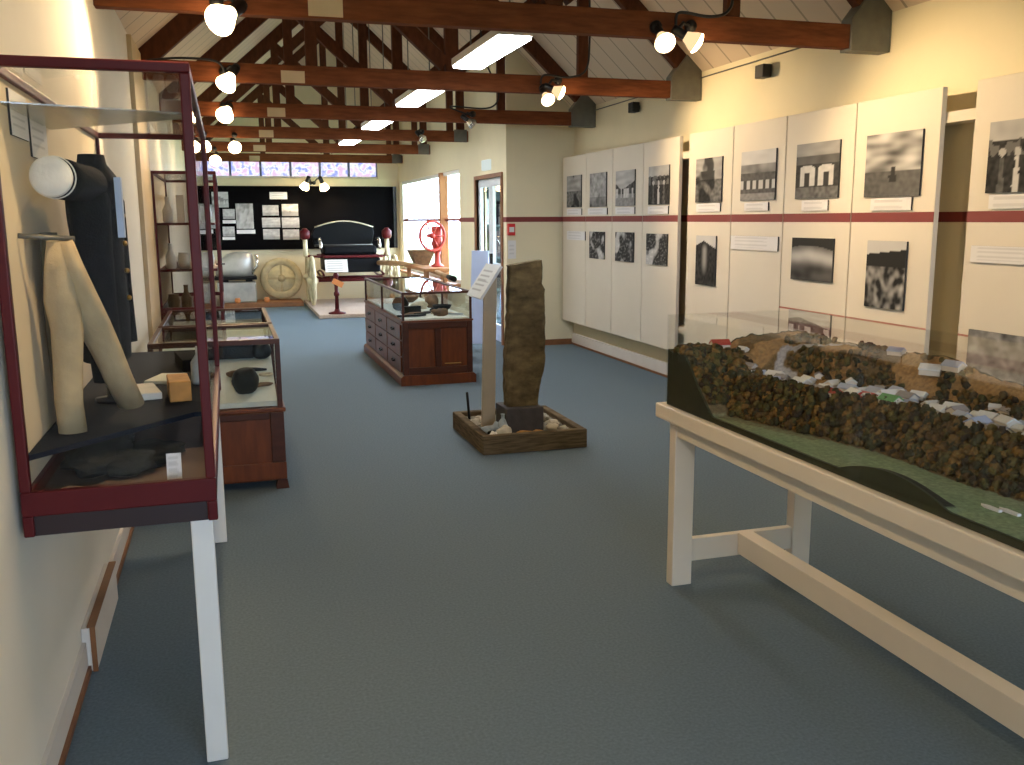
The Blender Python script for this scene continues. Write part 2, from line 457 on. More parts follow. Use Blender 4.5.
MB().box(BX0+.06, BX1-.06, YB-0.075, YB-0.07, BZ0+.06, BZ1-.06).build('window_pane', 'glass', w)
# ceiling: two boarded slopes
th = 0.08
mb = MB()
mb.prism([(XL-0.2, zceil(XL-0.2)), (AX, AZ), (AX, AZ+th), (XL-0.2, zceil(XL-0.2)+th)], 'y', YB-0.2, YE+0.2)
mb.prism([(AX, AZ), (XR+0.2, zceil(XR+0.2)), (XR+0.2, zceil(XR+0.2)+th), (AX, AZ+th)], 'y', YB-0.2, YE+0.2)
struct('ceiling', mb, 'ceil')
# baseboards + brown beads
struct('baseboard_left', MB().box(XL, XL+0.015, YB, YE, 0.02, 0.11), 'skirt')
struct('trim_1', MB().box(XL, XL+0.025, YB, YE, 0, 0.022), 'brown')
struct('baseboard_right', MB().box(XR-0.02, XR, YB, YP, 0.02, 0.14), 'skirt')
struct('trim_2', MB().box(XR-0.03, XR, YB, YP, 0, 0.022), 'brown')
struct('baseboard_return', MB().box(XR2, XR-0.03, YP-0.02, YP, 0, 0.07), 'brown')
struct('baseboard_far', MB().box(XR2-0.02, XR2, D1+.07, YE, 0, 0.07), 'brown')
# red-brown dado stripe at eye height
struct('trim_3', MB().box(XR-0.004, XR, YB, YP, 1.52, 1.58), 'stripe')
struct('trim_4', MB().box(XR2, XR-0.004, YP-0.004, YP, 1.52, 1.58), 'stripe')
struct('trim_5', MB().box(XR2-0.004, XR2, YP, D0-.06, 1.52, 1.58).box(XR2-0.004, XR2, D1+.06, W0, 1.52, 1.58), 'stripe')
# timber post in the narrow gap and the mounting rails the panels hang from
struct('trim_6', MB().box(XR-0.05, XR, 7.53, 7.70, 0.14, 2.12), 'brown')
struct('trim_7', MB().box(3.985, XR, 2.6, 10.72, 2.08, 2.14), 'panel')
struct('trim_8', MB().box(3.985, XR, 2.6, 10.72, 0.50, 0.56), 'panel')
# pale flat strip up the left wall between the cases
struct('trim_9', MB().box(XL, XL+0.03, 6.9, 7.8, 0.11, 2.78), 'plate')

# end clerestory: frame, mullions, panes
w = struct('window_1', MB().box(EX0, EX1, YE+.04, YE+.09, EZ0, EZ0+.035).box(EX0, EX1, YE+.04, YE+.09, EZ1-.03, EZ1), 'white')
n = 6
for k in range(n+1):
    x = EX0+(EX1-EX0)*k/n
    MB().box(x-.02, x+.02, YE+.035, YE+.095, EZ0+.035, EZ1-.03).build('mullion', mat('mullion_blue%d' % k, (96, 104, 140), 0.5) if k == 0 else bpy.data.materials['mullion_blue0'], w)
    if k < n: MB().box(x+.02, x+(EX1-EX0)/n-.02, YE+.06, YE+.066, EZ0+.035, EZ1-.03).build('window_pane', 'stain', w)
# right far window: frame, orange timber post, red transom, panes
w = struct('window_2', MB().box(XR2+.03, XR2+.10, W0, W1, WZ0, WZ0+.05).box(XR2+.03, XR2+.10, W0, W1, WZ1-.05, WZ1).box(XR2+.03, XR2+.10, W0, W0+.05, WZ0, WZ1).box(XR2+.03, XR2+.10, W1-.05, W1, WZ0, WZ1), 'white')
MB().box(XR2-.02, XR2+.10, 14.30, 14.42, WZ0, WZ1).build('window_post', 'oak', w)
MB().box(XR2+.04, XR2+.09, W0+.05, W1-.05, 1.53, 1.57).build('transom', 'stripe', w)
MB().box(XR2-.12, XR2+.03, W0, W1, WZ0-.04, WZ0).build('window_sill', 'oak', w)
for a, b in ((W0+.05, 14.30), (14.42, W1-.05)):
    MB().box(XR2+.06, XR2+.066, a, b, WZ0+.05, 1.53).build('window_pane', 'glass', w)
    MB().box(XR2+.06, XR2+.066, a, b, 1.57, WZ1-.05).build('window_pane', 'glass', w)
# door with brown frame, white glazed leaf
d = struct('door_1', MB().box(XR2-.02, XR2+.12, D0-.06, D0, 0, DZ+.05).box(XR2-.02, XR2+.12, D1, D1+.06, 0, DZ+.05).box(XR2-.02, XR2+.12, D0, D1, DZ, DZ+.05), 'brown')
mid = (D0+D1)/2
for a, b in ((D0, mid), (mid, D1)):
    MB().box(XR2+.03, XR2+.07, a, a+.09, 0.01, DZ).box(XR2+.03, XR2+.07, b-.09, b, 0.01, DZ).box(XR2+.03, XR2+.07, a+.09, b-.09, 0.01, .22).box(XR2+.03, XR2+.07, a+.09, b-.09, DZ-.1, DZ).box(XR2+.03, XR2+.07, a+.09, b-.09, .93, 1.0).build('door_leaf', 'doorw', d)
    MB().box(XR2+.048, XR2+.054, a+.09, b-.09, .22, .93).box(XR2+.048, XR2+.054, a+.09, b-.09, 1.0, DZ-.1).build('door_pane', 'glass', d)
MB().box(XR2-.03, XR2+.03, mid-.07, mid-.05, .98, 1.12).build('door_handle', 'darkmetal', d)
# porch room behind the door
struct('wall_porch', MB().box(XR2+.14, 4.9, 13.02, 13.12, 0, 2.6).box(XR2+.14, 4.9, YP+.15, 13.02, 2.5, 2.6), 'wall_l')
struct('floor_porch', MB().box(XR2+.14, 4.9, YP+.15, 13.02, -.1, 0), 'carpet')
# outside ground
struct('ground_outside', MB().box(-30, 40, -35, 60, -0.4, -0.3), 'grass')

# ------------------------------------------------------------------ roof trusses
def make_truss(y, xr, label):
    r = thing('roof_truss', (AX, y, 2.6), label, 'roof truss', 'timber roof trusses')
    xl = XL
    b = MB()
    b.box(xl, xr, y-.04, y+.04, 2.6, 2.745)
    b.build('tie_beam', 'beam', r, bevel=.006)
    def zc(x): return zceil(x)-0.11
    ends = [(xl, AX), (AX, min(xr, 4.06))]
    for x0, x1 in ends:
        MB().beam((x0, y, zc(x0)+.02), (x1, y, zc(x1)+.02), .075, .15, up=(0, 0, 1)).build('top_chord', 'beamv', r, bevel=.005)
    MB().box(AX-.055, AX+.055, y-.035, y+.035, 2.745, zc(AX)-.02).build('king_post', 'beamv', r, bevel=.005)
    for s, x1 in ((-1, 0.70), (1, 3.02)):
        MB().beam((AX+s*.06, y, 2.80), (x1, y, zc(x1)-.05), .07, .11).build('strut', 'beamv', r, bevel=.005)
    for x1 in (0.72, 3.0):
        MB().box(x1-.045, x1+.045, y-.03, y+.03, 2.745, zc(x1)-.03).build('web_post', 'beamv', r, bevel=.005)
    MB().box(.48, .66, y-.046, y-.04, 2.61, 2.70).build('nail_plate', 'plate', r)
    if xr > 4:
        MB().prism([(3.82, 2.585), (4.115, 2.585), (4.115, 2.86), (4.05, 2.97), (3.97, 2.97), (3.82, 2.78)], 'y', y-.055, y+.055).build('gusset_plate', 'steel', r, bevel=.004)
    else:
        MB().box(xr-.16, xr-.05, y-.03, y+.03, 2.745, zc(xr-.1)-.03).build('wall_post', 'beamv', r, bevel=.005)
        MB().box(xr-.20, xr-.02, y-.048, y-.04, 2.60, 2.76).build('gusset_plate', 'steel', r)
    return r
TY = [5.22+2.47*k for k in range(6)]
ordn = ['nearest the camera, across the top of the photo', 'second from the camera, over the wooden display cabinet', 'third from the camera, ending at the cream return wall',
        'fourth from the camera, first of the short ones', 'fifth from the camera', 'farthest, just in front of the end window']
pa = make_truss(TY[0], XR, 'orange-brown timber roof truss '+ordn[0])
for k in (1, 2): copy_tree(pa, (AX, TY[k], 2.6), 'orange-brown timber roof truss '+ordn[k])
copy_tree(pa, (AX, TY[0]-2.47, 2.6), 'orange-brown timber roof truss over the tall glass case, above the top of the photo')
pb = make_truss(TY[3], XR2, 'dark timber roof truss '+ordn[3])
for k in (4, 5): copy_tree(pb, (AX, TY[k], 2.6), 'dark timber roof truss '+ordn[k])

# ------------------------------------------------------------------ fluorescent lights
def make_fluor(y, label):
    r = thing('fluorescent_light', (1.83, y, 2.70), label, 'ceiling light', 'fluorescent ceiling lights')
    MB().box(1.71, 1.95, y-.63, y+.63, 2.70, 2.755).build('housing', 'white', r, bevel=.006)
    MB().box(1.722, 1.938, y-.615, y+.615, 2.682, 2.70).build('diffuser', 'tube', r)
    for yy in (y-.5, y+.5): MB().tube([(1.83, yy, 2.755), (1.83, yy, 4.88)], .006, 6).build('hanger_rod', 'steel', r)
    return r
lab = ['nearest the camera, largest of the four in the photo', 'second from the camera', 'third from the camera', 'farthest and smallest of the four']
fl = make_fluor(6.48, 'lit white fluorescent ceiling light '+lab[0])
for k in (1, 2, 3): copy_tree(fl, (1.83, 6.48+2.47*k, 2.70), 'lit white fluorescent ceiling light '+lab[k])

# ------------------------------------------------------------------ spot lamps
def spot(pos, aim, label, y_beam=None, power=60, bulb='bulb', lit=True, size=1.0, arm=None, zmount=2.62, ang=75):
    """pos = centre of the bright face, aim = direction the lamp points"""
    p = Vector(pos); a = Vector(aim).normalized(); s = size
    r = thing('spot_lamp', tuple(p-a*.16*s), label, 'spotlight', 'clip-on spotlights on the trusses')
    back = p-a*.17*s
    MB().lathe([(.022*s, 0), (.026*s, .02*s), (.026*s, .075*s), (.03*s, .08*s)], back, a, 14).build('lamp_holder', 'black', r)
    MB().lathe([(.024*s, .075*s), (.034*s, .10*s), (.052*s, .135*s), (.058*s, .155*s)], back, a, 20).build('reflector', 'chrome' if not lit else ('bulbr' if p.x > 2.2 else 'bulbw'), r)
    MB().lathe([(.058*s, .155*s), (.056*s, .165*s), (.035*s, .178*s), (.004, .184*s)], back, a, 20).build('bulb_face', bulb if lit else 'chrome', r)
    m = Vector(arm) if arm else Vector((p.x, y_beam-.05, max(2.63, min(2.72, p.z+.12))))
    mb = MB(); mb.tube([m, (m+back)/2+Vector((0, -.02, .02)), back+a*.03], .011, 8)
    mb.lathe([(.035, 0), (.035, .03)], m+Vector((0, .012, 0)), (0, -1, 0), 12)
    mb.build('bracket', 'black', r)
    if lit and power:
        l = bpy.data.lights.new('spot_light', 'SPOT'); l.energy = power; l.color = (1.0, .72, .40); l.spot_size = math.radians(ang); l.spot_blend = .8; l.shadow_soft_size = .05
        o = bpy.data.objects.new('spot_beam', l); COL.objects.link(o); o.location = p+a*.04
        o.rotation_euler = a.to_track_quat('-Z', 'Y').to_euler()
    return r
PW = 0.75
spot((0.04, 2.58, 2.55), (.22, .10, -.95), 'spotlight above the near end of the tall case, over the top of the photo', TY[0]-2.47, 58, size=1.3, ang=140)
spot((2.70, 2.58, 2.56), (.72, .2, -.62), 'spotlight above the model table, over the top of the photo', TY[0]-2.47, 45, size=1.05, ang=110)
spot((0.02, 5.05, 2.53), (-.55, -.62, -.50), 'glowing spotlight on the left of the nearest truss, above the tall glass case', TY[0], 120*PW, size=1.35, ang=110)
spot((2.475, 5.03, 2.535), (-.05, -.75, -.62), 'left bulb of the spotlight pair on the nearest truss', TY[0], 25*PW, bulb='bulbw', size=1.05, ang=100)
spot((2.70, 5.06, 2.55), (.80, -.25, -.50), 'right bulb of the spotlight pair on the nearest truss', TY[0], 135*PW, size=1.05, ang=105)
spot((0.055, 7.52, 2.55), (-.45, -.50, -.75), 'glowing spotlight on the left of the second truss', TY[1], 60*PW, size=1.3, ang=100)
spot((2.63, 7.50, 2.52), (.1, -.75, -.62), 'lower bulb of the spotlight pair on the second truss', TY[1], 25*PW, bulb='bulbw', size=1.0, ang=100)
spot((2.76, 7.52, 2.585), (.85, -.30, -.40), 'upper bulb of the spotlight pair on the second truss', TY[1], 120*PW, size=1.0, ang=105)
spot((0.05, 10.0, 2.585), (-.30, -.70, -.60), 'glowing round spotlight on the left of the third truss', TY[2], 50*PW, size=1.5, ang=100)
spot((2.66, 10.05, 2.57), (.75, -.30, -.60), 'unlit spotlight on the right of the third truss', TY[2], 0, lit=False)
spot((-.19, 12.5, 2.465), (-.2, -.8, -.5), 'left bulb of the small glowing pair on the fourth truss', TY[3], 30*PW, size=1.3)
spot((.175, 12.5, 2.46), (.1, -.8, -.5), 'right bulb of the small glowing pair on the fourth truss', TY[3], 30*PW, size=1.4)
spot((-.09, 14.95, 2.44), (-.1, -.85, -.5), 'glowing spotlight on the fifth truss, above the far case', TY[4], 30*PW, size=1.5)
spot((2.60, 12.45, 2.60), (.5, -.5, -.7), 'unlit spotlight hanging under the fourth truss', TY[3], 0, lit=False)
spot((1.42, 17.62, 2.13), (-.35, .35, -.8), 'left lamp of the pair above the black board', None, 35*PW, size=1.5, arm=(1.58, 18.05, 2.25), ang=120)
spot((1.80, 17.62, 2.12), (.35, .35, -.8), 'right lamp of the pair above the black board', None, 35*PW, size=1.5, arm=(1.64, 18.05, 2.25), ang=120)

def cable(pts, label, r=.009):
    # Catmull-Rom smoothing
    P = [Vector(p) for p in pts]; P = [P[0]]+P+[P[-1]]; q = []
    for i in range(1, len(P)-2):
        for k in range(8):
            t = k/8; a, b, c, d = P[i-1], P[i], P[i+1], P[i+2]
            q.append(.5*((2*b)+(c-a)*t+(2*a-5*b+4*c-d)*t*t+(3*b-a-3*c+d)*t**3))
    q.append(P[-2])
    MB().tube(q, r, 7).build('power_cable', 'cable', label=label, cat='cable', group='black cables in the roof')
cable([(2.60, 5.16, 2.67), (2.62, 5.15, 2.74), (2.80, 5.12, 2.72), (2.92, 5.12, 2.76), (2.95, 5.12, 2.90), (2.96, 5.15, 3.5)], 'black cable looping from the spotlight pair on the nearest truss')
cable([(2.60, 7.62, 2.67), (2.63, 7.60, 2.74), (2.85, 7.60, 2.73), (3.0, 7.60, 2.80), (3.03, 7.60, 3.05), (3.03, 7.62, 3.5)], 'black cable looping from the spotlight pair on the second truss')
cable([(2.64, 10.08, 2.67), (2.4, 10.08, 2.76), (2.85, 10.08, 2.76), (2.95, 10.08, 2.95), (2.8, 10.1, 3.3), (2.7, 10.1, 4.1)], 'black cable hanging behind the nearest fluorescent light')
cable([(.06, 7.62, 2.67), (0.0, 7.60, 2.74), (-.25, 7.58, 2.75), (-.5, 7.58, 2.72)], 'black cable arching from the left spotlight on the second truss')
MB().tube([(4.105, 5.3, 2.78), (4.105, 10.7, 2.77)], .006, 6).build('wall_cable', 'steel', label='thin grey cable along the top of the right wall', cat='cable')

def speaker(y, z, lab):
    r = thing('wall_speaker', (XR, y, z), lab, 'speaker', 'small black wall speakers')
    MB().box(XR-.10, XR-.02, y-.06, y+.06, z, z+.10).build('speaker_box', 'black', r, bevel=.008)
    MB().box(XR-.02, XR, y-.02, y+.02, z+.03, z+.07).build('bracket', 'black', r)
speaker(6.55, 2.62, 'small black speaker high on the right wall under the nearest beam end')
speaker(8.95, 2.62, 'small black speaker high on the right wall, the farther of two')

# ------------------------------------------------------------------ display panels, photographs and captions on the right wall
XP = 3.95
edges = [(10.74, 9.985), (9.975, 9.225), (9.215, 8.465), (8.455, 7.705), (7.52, 6.775), (6.765, 6.03), (6.02, 5.245), (5.235, 4.485), (4.23, 3.475), (3.465, 2.71)]
plab = ['farthest white display panel, at the corner by the return wall', 'second white display panel from the far corner', 'third white display panel from the far corner',
        'fourth white display panel, left of the narrow brown gap', 'white display panel just right of the narrow brown gap', 'white display panel with a wide text card under its photo',
        'white display panel with the photo of two cottages', 'white display panel left of the wide gap near the table', 'white display panel at the right edge of the photo', 'bare white display panel just past the right edge of the photo']
for i, (a, b) in enumerate(edges):
    r = thing('exhibition_board', (XP+.015, (a+b)/2, .32), plab[i], 'display panel', 'white display panels on the right wall')
    MB().box(XP, XP+.035, b, a, .32, 2.28).build('panel_board', 'panel', r, bevel=.004)
    MB().box(XP-.0015, XP, b, a, 1.52, 1.58).build('painted_stripe', 'stripe', r)
    if i >= 6: MB().box(XP-.0015, XP, b, a, .885, .897).build('thin_stripe', 'stripe2', r)

# camera rays for measuring (same numbers as the camera below)
F_, CX_, CY_, HC = 920.0, 512.0, 382.5, 1.55
pit = math.atan(163/F_); yaw = math.atan(286/math.hypot(F_, 163)); roll = .006
fwd = Vector((math.sin(yaw)*math.cos(pit), math.cos(yaw)*math.cos(pit), -math.sin(pit)))
rgt = Vector((math.cos(yaw), -math.sin(yaw), 0)); upv = rgt.cross(fwd)
Rv = rgt*math.cos(roll)-upv*math.sin(roll); Uv = upv*math.cos(roll)+rgt*math.sin(roll)
def onX(x, y, X):
    d = Rv*(x-CX_)-Uv*(y-CY_)+fwd*F_; return Vector((0, 0, HC))+d*(X/d.x)
def wallpic(x0, y0, x1, y1, func, name, label, cat, group, t=.012, nx=40, ny=46):
    """measured corners (top-left, bottom-right) of a picture hanging on the panels"""
    a = onX(x0, y0, XP-t); b = onX(x1, y1, XP-t); ymid = None
    YL, YR = a.y, b.y
    zt = (a.z+onX(x1, y0, XP-t).z)/2 if False else a.z
    zb = b.z
    painted(name, (XP-t-.002, YL, zb), (0, -1, 0), (0, 0, 1), YL-YR, zt-zb, t, func, label, cat, group, nx, ny)
PG, CG = 'black and white photographs on the panels', 'caption cards on the panels'
P = lambda *a: wallpic(*a[:4], pic(a[4], a[5]), 'photograph', a[6], 'photograph', PG)
Cc = lambda x0, y0, x1, y1, rows, lab: wallpic(x0, y0, x1, y1, text(rows), 'caption_card', lab, 'caption card', CG, .010, 26, 18)
P(567, 176.5, 581, 207, 'figure', 1, 'upper photograph on the farthest panel, grey standing figures')
P(590, 174, 606, 206.5, 'bright', 2, 'pale grey upper photograph on the second panel from the far corner')
P(616, 171.5, 634.4, 205.5, 'village', 3, 'upper photograph of a building under pale sky on the third panel from the far corner')
P(649, 167, 668.5, 204, 'people', 4, 'upper photograph on the panel left of the narrow brown gap')
P(589.5, 231.5, 604, 259.5, 'dark', 5, 'lower dark photograph on the second panel from the far corner')
P(615.5, 232, 633, 262.5, 'dark', 6, 'lower dark photograph on the third panel from the far corner')
P(646.5, 233.5, 666.5, 266, 'dark', 7, 'lower dark photograph with white patch, left of the narrow brown gap')
P(696.5, 159.5, 721, 201.5, 'figure', 8, 'upper photograph with a dark shape, right of the narrow brown gap')
P(696.5, 235.5, 714.5, 286.5, 'valley', 9, 'tall narrow dark photograph of a valley, right of the narrow brown gap')
P(742, 152.5, 774.5, 199.5, 'terrace', 10, 'photograph of a long white terrace under hills, above the wide text card')
P(797.5, 145, 837.5, 197.5, 'cottages', 11, 'photograph of two white cottage fronts, upper row')
P(792.5, 237.5, 831.5, 283, 'wave', 12, 'dark photograph with a pale curved sweep, below the cottages photograph')
P(789, 309, 829, 345, 'village', 13, 'lowest photograph half hidden behind the acrylic cover, below the pale sweep')
P(867.5, 136, 919, 195.5, 'moor', 14, 'photograph of open moor under heavy clouds, upper row')
P(868, 240.5, 902.5, 311, 'stones', 15, 'tall photograph of piled stones below the moor photograph')
P(991, 122.5, 1045, 191, 'people', 16, 'photograph of a group of people at the right edge of the photo')
P(969, 329, 1040, 420, 'rockface', 17, 'wide grey photograph low on the right edge panel, behind the model')
Cc(567, 209, 581.5, 215, 2, 'caption card under the upper photo on the farthest panel')
Cc(588, 208.5, 607, 214.5, 2, 'caption card under the pale grey photo on the second panel')
Cc(615.5, 207.5, 634.5, 214, 2, 'caption card under the upper photo on the third panel')
Cc(648, 206.5, 668, 214, 2, 'caption card under the upper photo left of the narrow gap')
Cc(567, 231, 585, 240.5, 3, 'small white text card low on the farthest panel')
Cc(696.5, 204, 720, 211.5, 2, 'caption card under the dark-shape photo right of the narrow gap')
Cc(744.5, 203, 768, 210.5, 2, 'caption card under the terrace photograph')
Cc(731, 235.5, 777.5, 251.5, 4, 'wide white text card alone in the lower row under the terrace photo')
Cc(802, 200.5, 827.5, 210.5, 2, 'caption card under the two cottages photograph')
Cc(871, 198.5, 911, 210, 2, 'caption card under the moor photograph')
Cc(989.5, 195, 1040, 208, 2, 'caption card under the group photograph at the right edge')
Cc(971.5, 245.5, 1045, 266, 4, 'wide white text card on the panel at the right edge')

# ------------------------------------------------------------------ near tall display case
def post(mb, x, y, z0, z1, w=.026): mb.box(x-w/2, x+w/2, y-w/2, y+w/2, z0, z1)
def tall_case(x0, x1, y0, y1, z0, z1, label, legs=True):
    r = thing('tall_display_case', ((x0+x1)/2, (y0+y1)/2, 0), label, 'display case', 'tall burgundy glass cases')
    w = .026
    mb = MB()
    for x in (x0+w/2, x1-w/2):
        for y in (y0+w/2, y1-w/2): post(mb, x, y, z0+.12, z1-w)
    for y in (y0, y1-w):
        mb.box(x0, x1, y, y+w, z1-w, z1); mb.box(x0, x1, y, y+w, z0+.055, z0+.12)
    for x in (x0, x1-w):
        mb.box(x, x+w, y0+w, y1-w, z1-w, z1); mb.box(x, x+w, y0+w, y1-w, z0+.055, z0+.12)
    for x in (x0, x1-w):
        for y in (y0, y1-w): mb.box(x, x+w, y, y+w, z0, z0+.055)
    mb.build('frame', 'burg', r, bevel=.004)
    e = .012
    MB().box(x0+e, x1-e, y0+e, y0+e+.02, z0, z0+.055).box(x0+e, x1-e, y1-e-.02, y1-e, z0, z0+.055).box(x1-e-.02, x1-e, y0+e+.02, y1-e-.02, z0, z0+.055).box(x0+e, x0+e+.02, y0+e+.02, y1-e-.02, z0, z0+.055).build('plinth_band', 'burgd', r)
    MB().box(x0+w, x1-w, y0+w, y1-w, z0+.06, z0+.085).build('case_floor', 'floorp', r)
    MB().box(x0+.004, x0+.012, y0+w, y1-w, z0+.12, z1-w).build('back_panel', 'backp', r)
    g = .004
    MB().box(x0+w, x1-w, y0+.011, y0+.011+g, z0+.12, z1-w).build('glass_pane', 'glassk', r)
    MB().box(x0+w, x1-w, y1-.011-g, y1-.011, z0+.12, z1-w).build('glass_pane', 'glassk', r)
    MB().box(x1-.011-g, x1-.011, y0+w, y1-w, z0+.12, z1-w).build('glass_pane', 'glassk', r)
    MB().box(x0+w, x1-w, y0+w, y1-w, z1-.015, z1-.011).build('glass_top', 'glassk', r)
    for x in (x1-.075,):
        for y in (y0+.045, y1-.09): MB().box(x, x+.06, y, y+.045, 0, z0+.06).build('leg', 'white', r, bevel=.004)
    return r
cx0, cx1, cy0, cy1, cz0, cz1 = -.545, -.064, 2.55, 4.62, .743, 1.945
case = tall_case(cx0, cx1, cy0, cy1, cz0, cz1, 'tall burgundy framed glass case on white legs, nearest the camera at left')
# shelves inside: navy lower shelf with a diagonal front, narrow frosted upper shelf
MB().prism([(-.53, 2.60), (-.13, 3.05), (-.082, 3.05), (-.082, 4.58), (-.53, 4.58)], 'z', .935, .95).build('lower_shelf', 'navyshelf', case)
MB().prism([(-.53, 2.68), (-.10, 2.84), (-.09, 2.96), (-.53, 3.42)], 'z', 1.848, 1.852).build('upper_shelf', 'shelfg', case)

# second tall case down the left wall
case2 = tall_case(-.545, -.05, 7.9, 9.6, .743, 1.945, 'tall burgundy framed glass case farther down the left wall, behind the wooden cabinets')
for z in (1.15, 1.52): MB().box(-.53, -.08, 7.94, 9.56, z, z+.02).build('shelf', 'burg', case2)
MB().box(-.09, -.02, 7.93, 7.95, 1.20, 1.212).build('shelf_bracket', 'darkmetal', case2)
k = 0
cols = [('cream', 'cream'), ('white', 'white'), ('brownart', 'brown'), ('navy', 'navy'), ('bluestone', 'grey-blue'), ('amber', 'amber')]
for z, zn in ((.83, 'bottom'), (1.17, 'middle'), (1.54, 'top')):
    for i, x in enumerate((-.44, -.34, -.24, -.15)):
        m, cn = cols[(k*5+i+int(z*10)) % 6]
        if i in (1, 2) and zn == 'top':
            mb = MB().box(x-.03, x+.03, 8.02, 8.12, z, z+.22); nm, ct = 'upright_book', 'book'
        elif (i+int(z*10)) % 2:
            mb = MB().lathe([(.03, 0), (.04, .01), (.042, .10), (.018, .15), (.018, .20), (.022, .205)], (x, 8.07, z)); nm, ct = 'old_bottle', 'bottle'
        else:
            mb = MB().lathe([(.025, 0), (.045, .03), (.05, .08), (.04, .12), (.042, .13)], (x, 8.07, z)); nm, ct = 'small_jar', 'jar'
        pos = ['first from the wall', 'second from the wall', 'third from the wall', 'nearest the aisle'][i]
        mb.build(nm, m, label=f'{cn} {ct} on the {zn} level of the far tall case, {pos}', cat=ct, group='objects in the far tall case')
        k += 1

# --- contents of the near case
# notices on the back panel
for (y0, y1, z0, z1, l) in ((2.80, 3.03, 1.78, 1.90, 'left white notice pinned to the back of the near case'), (3.06, 3.32, 1.74, 1.885, 'right white notice with lines of text in the near case'), (3.9, 4.2, 1.62, 1.75, 'small notice farther back in the near case behind the jacket')):
    painted('pinned_notice', (-.527, y0, z0), (0, 1, 0), (0, 0, 1), y1-y0, z1-z0, .005, text(6, .78, .55), l, 'notice', 'notices in the near case', 18, 24)
# navy kit bag with a white round end towards the viewer
def bagf():
    c = Vector((-.445, 2.82, 1.672)); a = Vector((-.16, -.98, .03)).normalized()
    r = thing('kit_bag', tuple(c), 'dark navy cylindrical kit bag with a white round end in the near glass case', 'bag')
    MB().lathe([(.052, -.015), (.056, .0), (.056, .008), (.050, .013), (.03, .016), (.004, .017)], c, a, 28).build('end_cap', 'cloth_w', r)
    MB().lathe([(.05, -.34), (.056, -.32), (.055, -.20), (.058, -.10), (.056, -.012)], c, a, 24).build('bag_body', 'navy', r)
    MB().torus(c-a*.02, a, .055, .004, 28, 6).build('piping', 'cloth_w', r)
bagf()
# navy jacket on a stand
def jacketf():
    cx, cy = -.405, 3.34
    r = thing('navy_jacket', (cx, cy, .95), 'dark navy uniform jacket facing the aisle in the near glass case', 'jacket')
    MB().loft([(cx, cy, 1.10, .075, .16), (cx, cy, 1.26, .08, .17), (cx, cy, 1.42, .075, .155), (cx, cy, 1.57, .085, .18), (cx, cy, 1.66, .085, .19), (cx, cy, 1.70, .07, .15), (cx, cy, 1.735, .045, .06), (cx, cy, 1.765, .04, .05)]).build('jacket_body', 'navy', r)
    for s, zl in ((-1, 1.06), (1, 1.12)):
        MB().tube([(cx, cy+s*.16, 1.665), (cx+.01, cy+s*.215, 1.61), (cx+.015, cy+s*.245, 1.48), (cx+.02, cy+s*.255, 1.32), (cx+.03, cy+s*.25, zl)], [.05, .062, .055, .05, .046], 14).build('sleeve', 'navy', r)
    MB(Matrix.Translation((cx+.085, cy-.06, 0))).box(-.012, .008, -.04, .0, 1.50, 1.69).build('ribbon', 'ribbon', r)
    MB().lathe([(.05, 0), (.05, .012), (.012, .015), (.012, .3)], (cx, cy, .95), n=14).build('stand', 'darkmetal', r)
    for k in range(4):
        MB().blob((cx+.083, cy-.01, 1.30+.09*k), .009, k, 0).build('button', 'brass', r)
jacketf()
def trousersf():
    r = thing('beige_trousers', (-.40, 2.9, .95), 'beige cloth trousers draped below the navy kit bag', 'trousers')
    mb = MB()
    mb.tube([(-.44, 2.80, 1.50), (-.44, 2.81, 1.42), (-.443, 2.82, 1.34), (-.447, 2.83, 1.25), (-.45, 2.84, 1.15), (-.452, 2.84, 1.05), (-.455, 2.84, .955)], [.03, .038, .045, .043, .04, .038, .036], 18, flat=.7)
    mb.tube([(-.43, 2.80, 1.50), (-.415, 2.82, 1.43), (-.40, 2.84, 1.36), (-.38, 2.88, 1.27), (-.36, 2.92, 1.18), (-.335, 2.96, 1.09), (-.315, 3.0, 1.0)], [.03, .04, .05, .052, .05, .048, .046], 18, flat=.7)
    for i, p in enumerate(mb.v): mb.v[i] = p+Vector((.016*N(p.y*22, p.z*12, 1), .02*N(p.x*25, p.z*14, 2), 0))
    mb.build('trouser_cloth', 'beige', r)
    MB().tube([(-.53, 2.76, 1.515), (-.47, 2.78, 1.51), (-.40, 2.81, 1.505)], .007, 8).build('hanger', 'steel', r)
trousersf()
MB().loft([(-.50, 3.0, .952, .02, .05), (-.50, 3.0, 1.3, .025, .07), (-.495, 3.0, 1.52, .02, .08)], 14).build('grey_sailor_scarf', mat('grey_cloth', (96, 94, 82), .9, var=.2), label='long grey cloth hanging at the back left of the near case', cat='scarf')
# shelf items
def slab(name, x0, x1, y0, y1, z0, z1, m, label, cat, group=None, rz=0):
    xf = Matrix.Translation(((x0+x1)/2, (y0+y1)/2, 0)) @ Matrix.Rotation(rz, 4, 'Z') @ Matrix.Translation((-(x0+x1)/2, -(y0+y1)/2, 0))
    return MB(xf).box(x0, x1, y0, y1, z0, z1).build(name, m, bevel=.003, label=label, cat=cat, group=group)
slab('open_document', -.37, -.26, 3.30, 3.52, .951, .975, 'cloth_w', 'pale document pad on the navy shelf of the near case', 'document', rz=.2)
slab('small_wooden_box', -.22, -.15, 3.24, 3.42, .951, 1.02, 'amber', 'small amber wooden box on the navy shelf of the near case', 'box', rz=.1)
slab('folded_paper', -.30, -.2, 3.62, 3.8, .951, .965, 'linen', 'folded white paper farther back on the navy shelf', 'paper', rz=-.3)
slab('dark_book', -.22, -.10, 3.9, 4.2, .951, 1.0, 'navy', 'dark blue book at the back of the navy shelf', 'book', rz=.15)
